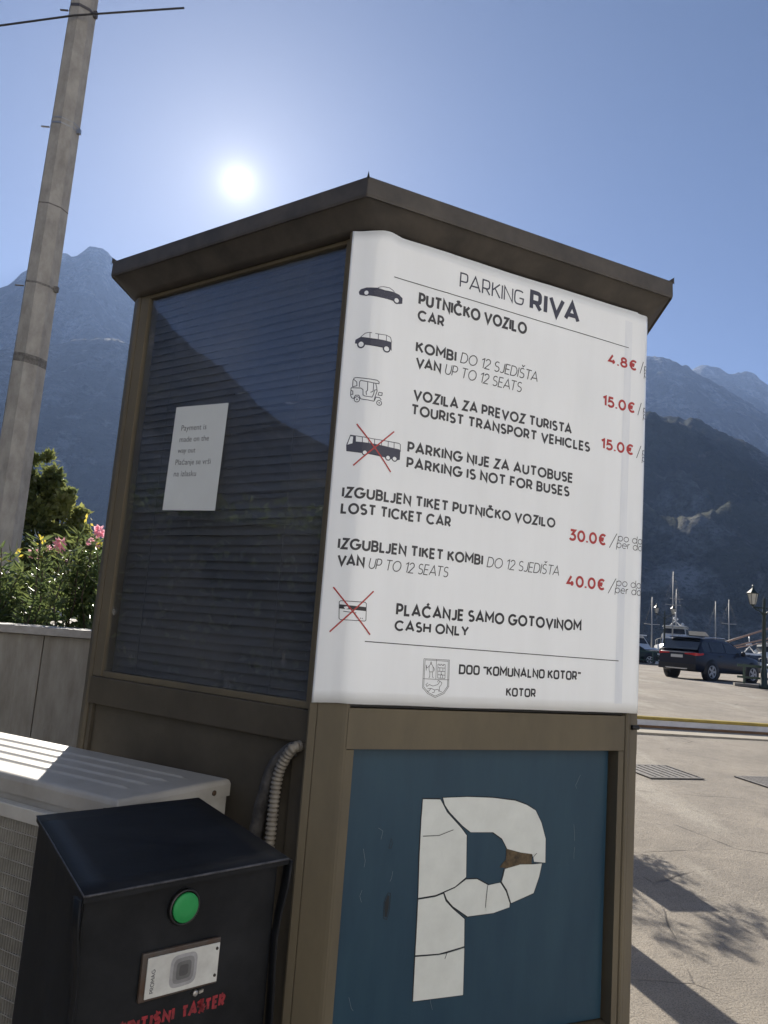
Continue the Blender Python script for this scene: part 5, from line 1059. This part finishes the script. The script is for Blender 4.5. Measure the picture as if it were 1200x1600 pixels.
    for x in (0.86, 3.56):
        for sg in (1, -1):
            c = T(x, sg * 0.80, 0.34); ax = Rm.to_3x3() @ Vector((0, sg, 0))
            mb = MB(); mb.lathe([(0.44, -0.05), (0.44, 0.125), (0.0, 0.126)], c + Vector((0, 0, 0.03)), 28, ax); mb.build('wheel_arch', TRIM, t)
            mb = MB(); mb.lathe([(0.23, -0.10), (0.33, -0.10), (0.345, -0.07), (0.345, 0.10), (0.33, 0.135), (0.25, 0.14), (0.24, 0.12)], c, 28, ax); w_ = mb.build('wheel', TYRE, t)
            mb = MB(); mb.lathe([(0.235, 0.125), (0.245, 0.142), (0.22, 0.142), (0.20, 0.115)], c, 28, ax)
            ux = Rm.to_3x3() @ Vector((1, 0, 0))
            for k in range(5):
                a = 2 * math.pi * k / 5; d = ux * math.cos(a) + ZU * math.sin(a); s2 = d.cross(ax)
                mb.prism([c + ax * 0.13 + d * 0.02 - s2 * 0.03, c + ax * 0.13 + d * 0.02 + s2 * 0.03, c + ax * 0.135 + d * 0.225 + s2 * 0.045, c + ax * 0.135 + d * 0.225 - s2 * 0.045], ax * 0.012)
            mb.build('rim', RIM, w_)
    return t
HD = rad(90 - 57)
def car_at(cx, cy, h):  # rear-right wheel contact given
    c, s = math.cos(h), math.sin(h); return Vector((cx - 0.86 * c - 0.85 * s, cy - 0.86 * s + 0.85 * c, gz(cx, cy)))
make_car('parked_suv', 'dark navy SUV seen from behind with red tail lamps, beyond the green railing', car_at(12.85, 29.8, HD), HD, car_paint('navy_car_paint', (0.012, 0.017, 0.034)), 'cars parked along the quay')
make_car('parked_car', 'dark green car parked far off at the quay edge beside the price board', Vector((16.25, 57.0, 0.66)), rad(-4), car_paint('green_car_paint', (0.012, 0.030, 0.026)), 'cars parked along the quay')
# ------------------------------------------------------------------ green railings and street lamps
GRN = mat('dark_green_paint', (0.012, 0.050, 0.032), 0.4, var=0.2)
LGREEN = mat('lamp_green_black', (0.014, 0.028, 0.022), 0.45)
KERB = mat('quay_kerb_stone', (0.24, 0.225, 0.20), 0.85, var=0.3)
def railing(A, B, label, n, h=0.74):
    A = Vector(A); B = Vector(B); d = (B - A).normalized(); s = d.cross(ZU) * 0.03
    t = thing('quay_railing', label, 'railing', A, 'green railings on the quay')
    mb = MB(); kb = 0.22; sd = d.cross(ZU) * kb; mb.prism([A - sd - d * 0.1, B - sd + d * .1, B + sd + d * .1, A + sd - d * 0.1], ZU * 0.10); mb.build('kerb', KERB, t, bevel=0.01)
    for z, hh in ((0.28, 0.07), (h - 0.08, 0.09)):
        mb = MB(); mb.prism([A - s, B - s, B + s, A + s], ZU * hh); mb.v = [(v[0], v[1], v[2] + z) for v in mb.v]; mb.build('rail', GRN, t)
    for i in range(n):
        p = A.lerp(B, (i + 0.15) / n); q = s * 1.1; e = d * 0.035; mb = MB(); mb.prism([p - q - e, p - q + e, p + q + e, p + q - e], ZU * (h + 0.02)); mb.build('post', GRN, t)
    return t
railing((12.55, 26.95, 0.66), (18.2, 25.2, 0.62), 'dark green metal railing in front of the navy SUV', 4)
railing((10.0, 54.6, 0.66), (21.2, 54.9, 0.66), 'dark green railing before the dark green car far off', 6, 0.95)
LGLASS = mat('frosted_lantern_glass', (0.62, 0.60, 0.52), 0.35, var=0.15)
def lamp(label, base, hh, arm, armdir, scale=1.0):
    b = Vector(base); t = thing('street_lamp', label, 'street lamp', b, 'old style lamps along the quay')
    mb = MB(); mb.lathe([(0.16, 0), (0.16, 0.10), (0.11, 0.16), (0.10, 0.6), (0.075, 0.7), (0.055, hh - 0.25), (0.075, hh - 0.22), (0.05, hh - 0.15), (0.04, hh + 0.18), (0.02, hh + 0.3), (0.0, hh + 0.34)], b, 14); mb.build('post', LGREEN, t)
    ad = Vector((math.cos(armdir), math.sin(armdir), 0))
    for sg in (1, -1):
        e = b + ad * sg * arm + ZU * hh
        mb = MB(); mb.tube([b + ZU * (hh - 0.32), b + ad * sg * arm * 0.35 + ZU * (hh - 0.16), b + ad * sg * arm * 0.75 + ZU * (hh - 0.10), e - ZU * 0.02], 0.022, 6); mb.tube([b + ZU * (hh - 0.05), e - ZU * 0.03], 0.02, 6); mb.build('arm', LGREEN, t)
        mb = MB(); mb.lathe([(0.05, 0), (0.06, 0.04), (0.10, 0.06)], e, 6, sm=False); ln = mb.build('lantern', LGREEN, t)
        mb = MB(); mb.lathe([(0.095, 0.062), (0.165, 0.42)], e, 6, sm=False); mb.build('lantern_glass', LGLASS, ln)
        mb = MB(); mb.lathe([(0.20, 0.422), (0.205, 0.445), (0.11, 0.54), (0.05, 0.60), (0.025, 0.66), (0.04, 0.69), (0.0, 0.74)], e, 6, sm=False); mb.build('lantern_cap', LGREEN, ln)
        mb = MB()
        for k in range(6):
            a = math.pi * 2 * k / 6; ox = ZU.orthogonal().normalized(); oy = ZU.cross(ox); d = ox * math.cos(a) + oy * math.sin(a); mb.tube([e + d * 0.097 + ZU * 0.06, e + d * 0.168 + ZU * 0.425], 0.009, 4)
        mb.build('lantern_ribs', LGREEN, ln)
    return t
lamp('tall dark green street lamp with a lantern on its arm beside the navy SUV', (13.20, 26.4, 0.64), 2.75, 0.36, rad(172))
lamp('distant double lantern street lamp standing behind the left end of the navy SUV', (20.62, 55.5, 0.66), 3.62, 0.56, rad(165))
# ------------------------------------------------------------------ boats
GEL = mat('white_gelcoat', (0.72, 0.72, 0.70), 0.25, coat=0.3, var=0.06); BGL = mat('boat_dark_glass', (0.02, 0.024, 0.03), 0.08); ALU = mat('mast_aluminium', (0.34, 0.33, 0.31), 0.5, 0.1); WOODM = mat('varnished_spar', (0.46, 0.30, 0.22), 0.5, var=0.3); HULLD = mat('navy_hull', (0.03, 0.04, 0.06), 0.3, coat=0.3)
def frame(loc, h):
    Rm = Matrix.Translation(Vector(loc)) @ Matrix.Rotation(h, 4, 'Z'); return lambda x, y, z: Rm @ Vector((x, y, z))
def hull(mb, T, L, B, H, sheer=0.5):
    rows = []
    for i in range(13):
        u = i / 12; w = B / 2 * (0.86 + 0.14 * math.sin(min(1, u / 0.5) * math.pi / 2)) if u < 0.5 else B / 2 * math.sqrt(max(0.0, 1 - ((u - 0.5) / 0.5) ** 2.2)); zt = H + sheer * u ** 2; x = L * u + (0.06 * L * (u > 0.9) * (u - 0.9) * 10)
        rows.append([T(x, w, zt), T(x - 0.0, w * 0.97, zt * 0.6), T(x - 0.1 * u, w * 0.80, zt * 0.2), T(x - 0.2 * u, w * 0.3, -0.25), T(x - 0.2 * u, -w * 0.3, -0.25), T(x - 0.1 * u, -w * 0.80, zt * 0.2), T(x, -w * 0.97, zt * 0.6), T(x, -w, zt)])
    mb.grid(rows); mb.face(rows[0])
    for i in range(12): mb.face([rows[i][0], rows[i + 1][0], rows[i + 1][-1], rows[i][-1]])
def tier(mb, T, x0, x1, w, z0, z1, rf=0.5, rb=0.1, taper=0.86):
    a = [T(x0, w, z0), T(x1, w * 0.8, z0), T(x1, -w * 0.8, z0), T(x0, -w, z0)]; k = (z1 - z0)
    b = [T(x0 + rb * k, w * taper, z1), T(x1 - rf * k, w * 0.8 * taper, z1), T(x1 - rf * k, -w * 0.8 * taper, z1), T(x0 + rb * k, -w * taper, z1)]
    mb.face(b)
    for i in range(4): mb.face([a[i], a[(i + 1) % 4], b[(i + 1) % 4], b[i]])
def tier_glass(mb, T, x0, x1, w, z0, z1, rf=0.5, rb=0.1, taper=0.86, a0=0.35, a1=0.85, e=0.02):
    k = (z1 - z0)
    def P(u, x, s):   # u: height share
        pass
    def cor(u):
        f = 1 - (1 - taper) * u
        return [(x0 + rb * k * u + 0.25, (w + e) * f), (x1 - rf * k * u + e, (w * 0.8 + e) * f * 0.90), (x1 - rf * k * u + e, -(w * 0.8 + e) * f * 0.90), (x0 + rb * k * u + 0.25, -(w + e) * f)]
    A, B = cor(a0), cor(a1); za, zb = z0 + k * a0, z0 + k * a1
    for i in range(3):
        p0, p1 = A[i], A[i + 1]; q0, q1 = B[i], B[i + 1]
        if i != 1:
            # side strip runs to the front pillar
            if i == 0: p1 = (x1 - rf * k * a0 - 0.1, (w * 0.8 + e) * (1 - (1 - taper) * a0) + 0.012); q1 = (x1 - rf * k * a1 - 0.1, (w * 0.8 + e) * (1 - (1 - taper) * a1) + 0.012)
            else: p0 = (x1 - rf * k * a0 - 0.1, -(w * 0.8 + e) * (1 - (1 - taper) * a0) - 0.012); q0 = (x1 - rf * k * a1 - 0.1, -(w * 0.8 + e) * (1 - (1 - taper) * a1) - 0.012)
        mb.face([T(*p0, za), T(*p1, za), T(*q1, zb), T(*q0, zb)])
def yacht(label, loc, h, L=13, B=3.8, H=1.5, hullm=None, fly=True, mast=2.0):
    t = thing('motor_yacht', label, 'boat', loc, 'motor boats moored at the quay'); T = frame(loc, h)
    mb = MB(); hull(mb, T, L, B, H); mb.build('hull', hullm or GEL, t)
    mb = MB(); tier(mb, T, L * 0.12, L * 0.80, B * 0.40, H + 0.05, H + 1.25, 1.6, 0.1); mb.build('deckhouse', GEL, t)
    mb = MB(); tier_glass(mb, T, L * 0.12, L * 0.80, B * 0.40, H + 0.05, H + 1.25, 1.6, 0.1); mb.build('cabin_window', BGL, t)
    z = H + 1.26
    if fly:
        mb = MB(); tier(mb, T, L * 0.15, L * 0.60, B * 0.36, z, z + 1.05, 0.9, -0.1); mb.build('flybridge', GEL, t)
        mb = MB(); tier_glass(mb, T, L * 0.15, L * 0.60, B * 0.36, z, z + 1.05, 0.9, -0.1, a0=0.3, a1=0.8); mb.build('bridge_window', BGL, t)
        mb = MB(); mb.prism([T(L * 0.13, B * 0.34, z + 1.06), T(L * 0.56, B * 0.28, z + 1.06), T(L * 0.56, -B * 0.28, z + 1.06), T(L * 0.13, -B * 0.34, z + 1.06)], ZU * 0.10); mb.build('hardtop', GEL, t); z += 1.17
    mb = MB(); mb.tube([T(L * 0.3, B * 0.15, z), T(L * 0.3, 0, z + mast * 0.4), T(L * 0.3, 0, z + mast)], 0.05, 6); mb.tube([T(L * 0.3, -B * 0.15, z), T(L * 0.3, 0, z + mast * 0.4)], 0.05, 6); mb.lathe([(0.0, 0), (0.30, 0.05), (0.30, 0.20), (0.12, 0.34), (0, 0.36)], T(L * 0.3, 0.0, z + mast * 0.42), 14); mb.lathe([(0, 0), (0.18, 0.08), (0.18, 0.3), (0, 0.42)], T(L * 0.34, B * 0.18, z), 12); mb.build('radar_mast', GEL, t)
    mb = MB()
    for sg in (1, -1):
        pts = [T(L * (0.55 + 0.45 * u), sg * B / 2 * math.sqrt(max(0, 1 - (max(0, (0.55 + 0.45 * u) - 0.5) / 0.5) ** 2.2)) * 0.93, H + 0.5 * (0.55 + 0.45 * u) ** 2 + 0.6) for u in (0, .25, .5, .75, .97)]
        mb.tube(pts, 0.025, 5)
        for p in pts[:-1]: mb.tube([p, p - ZU * 0.6], 0.02, 5)
    mb.build('deck_rail', ALU, t); return t
def sailboat(label, loc, h, mast, L=10, boom=True, spreaders=(0.35, 0.65), woodspar=False, raked=0.0, mx=0.55):
    t = thing('sailing_boat', label, 'boat', loc, 'sailing boats moored at the quay'); T = frame(loc, h)
    mb = MB(); hull(mb, T, L, L * 0.3, 1.0, 0.35); mb.build('hull', GEL, t)
    mb = MB(); tier(mb, T, L * 0.25, L * 0.62, L * 0.10, 1.0, 1.5, 1.2, 0.3); mb.build('cabin', GEL, t)
    m_ = WOODM if woodspar else ALU
    mb = MB(); mb.tube([T(L * mx, 0, 1.0), T(L * mx - raked, 0, mast)], [0.085, 0.06], 8); mb.build('mast', m_, t)
    for u in spreaders:
        z = 1.0 + (mast - 1.0) * u; x = L * mx - raked * u; mb = MB(); mb.tube([T(x, 1.05 - 0.4 * u, z + 0.05), T(x, 0, z), T(x, -1.05 + 0.4 * u, z + 0.05)], 0.035, 5); mb.build('spreader', m_, t)
    mb = MB()
    for y in (1.25, -1.25): mb.tube([T(L * mx, y, 1.0), T(L * mx - raked * .5, y * 0.72, 1 + (mast - 1) * 0.5), T(L * mx - raked, 0, mast - 0.1)], 0.006, 4)
    mb.tube([T(L * 0.99, 0, 1.3), T(L * mx - raked, 0, mast - 0.1)], 0.006, 4); mb.tube([T(0.1, 0, 1.1), T(L * mx - raked, 0, mast - 0.1)], 0.006, 4); mb.build('rigging', TRIM, t)
    if boom:
        mb = MB(); mb.tube([T(L * mx, 0, 1.9), T(0.4, 0, 2.05)], 0.07, 7); mb.tube([T(L * mx - 0.1, 0, 2.02), T(L * 0.3, 0, 2.17), T(0.7, 0, 2.12)], [0.13, 0.17, 0.08], 8); mb.build('boom', mat('furled_sail', (0.55, 0.53, 0.5), 0.8, var=0.2), t)
    return t
WZ = -0.9
yacht('white flybridge motor yacht moored bow on, nearest the edge of the price board', (22.6, 82.0, WZ), rad(-72), 14, 4.2, 1.6)
yacht('small white cabin cruiser with a radar mast behind the left end of the navy SUV', (33.2, 86.0, WZ), rad(-112), 11, 4.0, 2.9, fly=True, mast=1.5)
yacht('white motor boat moored right of the navy SUV behind the lamp post', (37.8, 79.0, WZ), rad(-112), 9.5, 3.2, 1.8, fly=False, mast=1.6)
yacht('cream motor boat at the far right beyond the green railing', (40.4, 80.0, WZ), rad(-112), 11, 3.6, 1.7, fly=True, mast=0.9)
sailboat('sailing boat with the tallest pale mast behind the double lantern lamp', (28.3, 81.5, WZ), rad(-85), 10.4, 11, mx=0.55)
sailboat('sailing boat with a thin mast and wide spreaders right of the tallest mast', (31.3, 87.0, WZ), rad(-88), 9.2, 10, spreaders=(0.18, 0.87))
sailboat('sailing boat with a faint mast at the edge of the price board', (27.9, 84.0, WZ), rad(-88), 8.0, 9, spreaders=(0.6,))
sailboat('sailing boat with the shorter mast of the pair above the navy SUV bonnet', (37.4, 91.0, WZ), rad(-90), 8.5, 10, spreaders=())
sailboat('sailing boat with twin spreaders on its mast above the navy SUV bonnet', (36.0, 85.5, WZ), rad(-86), 8.4, 10, spreaders=(0.30, 0.66))
# long spars slanting up to the right on a moored gulet
gul = thing('wooden_gulet', 'wooden boat with long slanting pale spars at the right behind the lamp post', 'boat', (27.2, 64.3, WZ), 'sailing boats moored at the quay'); T = frame((27.2, 64.3, WZ), rad(-2))
mb = MB(); hull(mb, T, 11, 3.4, 1.35, 0.7); mb.build('hull', HULLD, gul)
mb = MB(); tier(mb, T, 2.2, 6.5, 1.0, 1.35, 2.1, 0.6, 0.2); mb.build('cabin', GEL, gul)
for (p0, p1, r0) in (((0.9, 0.2, 3.35), (6.2, 0.2, 5.45), 0.085), ((1.3, -0.3, 3.15), (6.2, -0.3, 4.60), 0.065), ((1.6, 0.6, 3.00), (5.6, 0.6, 4.05), 0.05)):
    mb = MB(); mb.tube([T(*p0), T(*p1)], [r0, r0 * 0.8], 8); mb.build('spar', WOODM, gul)
mb = MB()
for p in ((1.5, 0.2), (5.8, 0.2)): mb.tube([T(p[0], p[1], 1.2), T(p[0], p[1], 3.6 if p[0] < 3 else 5.3)], 0.06, 6)
for p in ((2.0, -0.3, 3.36), (2.2, 0.6, 3.16), (5.4, -0.3, 4.36), (5.2, 0.6, 3.94)): mb.tube([T(p[0], p[1], 1.2), T(*p)], 0.03, 5)
mb.build('spar_crutch', WOODM, gul)
# ------------------------------------------------------------------ stone house across the water
HSTONE = mat('grey_house_stone', (0.20, 0.19, 0.175), 0.9, var=0.4, vscale=2); TILE = mat('weathered_roof_tile', (0.030, 0.029, 0.029), 0.9, var=0.4, vscale=3)
hs = thing('stone_house', 'low grey stone house across the water under the hillside', 'house', (47.3, 118, 0)); T = frame((47.3, 118, 0), rad(-14))
mb = MB(); mb.prism([T(-2.4, -3, 1.2), T(2.4, -3, 1.2), T(2.4, 3, 1.2), T(-2.4, 3, 1.2)], ZU * 3.2); mb.build('wall', HSTONE, hs)
mb = MB(); mb.prism([T(-2.6, -3.3, 4.41), T(-2.6, 3.3, 4.41), T(-2.6, 0, 5.1)], T(5.2, 0, 0) - T(0, 0, 0)); mb.build('roof', TILE, hs)
for x in (-1.5, 0, 1.5):
    mb = MB(); mb.prism([T(x - 0.4, -3.02, 2.4), T(x + 0.4, -3.02, 2.4), T(x + 0.4, -3.02, 3.6), T(x - 0.4, -3.02, 3.6)], T(0, 0.04, 0) - T(0, 0, 0)); mb.build('window', BGL, hs)
mb = MB(); mb.grid([[(x, y, z) for x in (30, 45, 60, 90)] for y, z in ((108, -1.5), (108.1, 1.15), (150, 1.25))]); setting(mb.build('far_quay', KERB))
# ------------------------------------------------------------------ mountains round the bay
def mountain_mat(name, forest, rock, dry, bias):
    M = bpy.data.materials.new(name); M.use_nodes = True; t = M.node_tree; p = t.nodes['Principled BSDF']; L = t.links.new
    ge = t.nodes.new('ShaderNodeNewGeometry'); 
    def nz(sc, det, st=(1, 1, 1), rough=0.65):
        mp = t.nodes.new('ShaderNodeMapping'); mp.inputs['Scale'].default_value = st; L(ge.outputs['Position'], mp.inputs[0])
        n = t.nodes.new('ShaderNodeTexNoise'); n.inputs['Scale'].default_value = sc; n.inputs['Detail'].default_value = det; n.inputs['Roughness'].default_value = rough; L(mp.outputs[0], n.inputs['Vector']); return n.outputs['Fac']
    def mr(src, a, b, c=0.0, d=1.0):
        r = t.nodes.new('ShaderNodeMapRange'); r.inputs[1].default_value = a; r.inputs[2].default_value = b; r.inputs[3].default_value = c; r.inputs[4].default_value = d; L(src, r.inputs[0]); return r.outputs[0]
    def mx(f, a, b):
        m_ = t.nodes.new('ShaderNodeMix'); m_.data_type = 'RGBA'; L(f, m_.inputs[0])
        for i, v in ((6, a), (7, b)):
            if isinstance(v, tuple): m_.inputs[i].default_value = (*v, 1)
            else: L(v, m_.inputs[i])
        return m_.outputs[2]
    c = mx(mr(nz(0.012, 8, (1, 1, 0.6)), bias - 0.04, bias + 0.10), forest, rock)
    c = mx(mr(nz(0.05, 6), 0.48, 0.62), c, tuple(f * 0.7 for f in forest))
    c = mx(mr(nz(0.30, 4), 0.50, 0.62, 0, 0.55), c, tuple(f * 0.45 for f in forest))
    c = mx(mr(nz(0.45, 3), 0.60, 0.70, 0, 0.45), c, tuple(f * 1.5 for f in dry))
    c = mx(mr(nz(0.006, 5), 0.55, 0.68, 0, 0.6), c, dry)
    L(c, p.inputs['Base Color']); p.inputs['Roughness'].default_value = 0.95; p.inputs['Specular IOR Level'].default_value = 0.1
    b = t.nodes.new('ShaderNodeBump'); b.inputs['Strength'].default_value = 1.0; b.inputs['Distance'].default_value = 12.0; L(nz(0.07, 7), b.inputs['Height']); L(b.outputs[0], p.inputs['Normal'])
    return M
FORESTM = mountain_mat('wooded_hillside', (0.022, 0.032, 0.020), (0.30, 0.285, 0.265), (0.085, 0.085, 0.048), 0.55)
ROCKM = mountain_mat('rocky_mountain', (0.034, 0.044, 0.030), (0.26, 0.25, 0.235), (0.095, 0.092, 0.062), 0.51)
def ridge(name, keys, dist, foot, zf, material, seed, amp=0.05, rough=0.012, back=1.35, na=None, prof=1.15):
    """one mountain range: crest at elevation keys[(azimuth, elevation)] seen across the bay, flanks falling to its foot and behind"""
    az0, az1 = keys[0][0], keys[-1][0]; na = na or int(abs(az1 - az0) * 5) + 2; nv = 46; rows = []
    for i in range(na + 1):
        az = az0 + (az1 - az0) * i / na
        for (a, ea), (b, eb) in zip(keys, keys[1:]):
            if min(a, b) - 1e-6 <= az <= max(a, b) + 1e-6: u = (az - a) / (b - a); el = ea + (eb - ea) * u; break
        D = dist(az) if callable(dist) else dist; F = foot(az) if callable(foot) else foot
        h = 1.6 + D * math.tan(rad(el)); A = rad(az); row = []
        dx, dy = math.sin(A), math.cos(A)
        for j in range(nv + 1):
            v = j / nv * 1.25
            if v <= 1: d = F + (D - F) * v; z = zf + (h - zf) * (v ** prof)
            else: d = D + (v - 1) / 0.25 * (back - 1) * D; z = h - (v - 1) / 0.25 * h * 0.6
            p = Vector((dx * d, dy * d, 0)); w = math.sin(min(1, v) * math.pi) ** 0.8 if v < 1 else 0.0
            sc = D
            n1 = noise.fractal(p / (sc * 0.13) + Vector((seed, 0, 0)), 0.9, 2.1, 6)
            gul_ = abs(noise.noise(p / (sc * 0.09) + Vector((0, seed, 0))))
            z += h * (amp * n1 * 1.5 - amp * 2.0 * gul_ + amp * 0.5) * w
            if v > 0.02: z += h * rough * noise.fractal(p / (sc * 0.012) + Vector((seed, seed, 0)), 1.0, 2.2, 3) * min(1, v * 4)
            row.append((p.x, p.y, z))
        rows.append(row)
    mb = MB(); mb.grid(rows); return setting(mb.build(name, material, merge=False))
ridge('near_hillside', [(11, 16.2), (15, 16.9), (18.8, 17.0), (20.5, 16.4), (22, 16.2), (23.6, 15.4), (25.2, 14.6), (26.8, 13.6), (32, 12), (45, 9), (60, 8)], 850, 430, -1, FORESTM, 3.3, 0.085, 0.016, na=420, prof=0.85)
ridge('middle_mountain', [(4, 20), (10, 21.5), (15, 21.4), (18.7, 20.7), (19.8, 20.5), (21.6, 19.8), (23.0, 18.9), (24.5, 18.0), (26.8, 16.2), (32, 13.5), (45, 10), (60, 9)], 2250, 1300, 60, ROCKM, 8.1, 0.045, 0.010, na=380, prof=0.9)
ridge('far_mountain', [(14, 17), (20, 18.5), (22.5, 19.9), (23.6, 19.6), (24.4, 19.2), (25.4, 19.3), (26.2, 18.9), (27.0, 18.1), (30, 16.5), (38, 14), (60, 10)], 3000, 2050, 150, ROCKM, 5.9, 0.035, 0.008, prof=0.9)
ridge('left_mountain', [(-88, 22), (-75, 21), (-60, 19), (-45, 18), (-36, 18.5), (-30.5, 19.6), (-28.7, 20.4), (-27.9, 21.0), (-26.6, 22.8), (-25.8, 23.4), (-25.1, 23.5), (-24.2, 23.6), (-23.4, 24.4), (-22.6, 24.6), (-21.9, 24.2), (-21.0, 23.6), (-18, 22.5), (-10, 21), (0, 20), (8, 19)], 2450, 1400, 20, ROCKM, 1.7, 0.035, 0.010, na=520, prof=0.9)
ridge('left_foothill', [(-60, 14), (-45, 15), (-34, 15.2), (-28, 16.5), (-25, 17.6), (-23, 18.5), (-21, 18.9), (-19, 18.4), (-14, 17), (-5, 15), (4, 13)], 1500, 860, -1, FORESTM, 12.4, 0.04, 0.012, na=330, prof=0.85)
ridge('side_mountain', [(-84, 23.5), (-88, 22.8), (-91.3, 21.4), (-94.5, 19.3), (-96.4, 18.4), (-98, 17.2), (-99.6, 15.9), (-102.1, 14.4), (-105.1, 13.4), (-112, 11), (-125, 9), (-150, 8), (-180, 7)], 1500, 300, -1, FORESTM, 15.2, 0.05, 0.010)
# ------------------------------------------------------------------ haze over the bay: one closed box of thin, even air
mb = MB(); mb.box((-5600, -3200, -6), (5600, 6300, 1190))
HZ = bpy.data.materials.new('thin_haze'); HZ.use_nodes = True; t = HZ.node_tree; t.nodes.clear()
ho = t.nodes.new('ShaderNodeOutputMaterial'); hv = t.nodes.new('ShaderNodeVolumePrincipled'); hv.inputs['Color'].default_value = (0.40, 0.58, 1.0, 1); hv.inputs['Density'].default_value = 0.00013; hv.inputs['Anisotropy'].default_value = 0.28
t.links.new(hv.outputs[0], ho.inputs['Volume'])
setting(mb.build('haze', HZ), 'stuff')
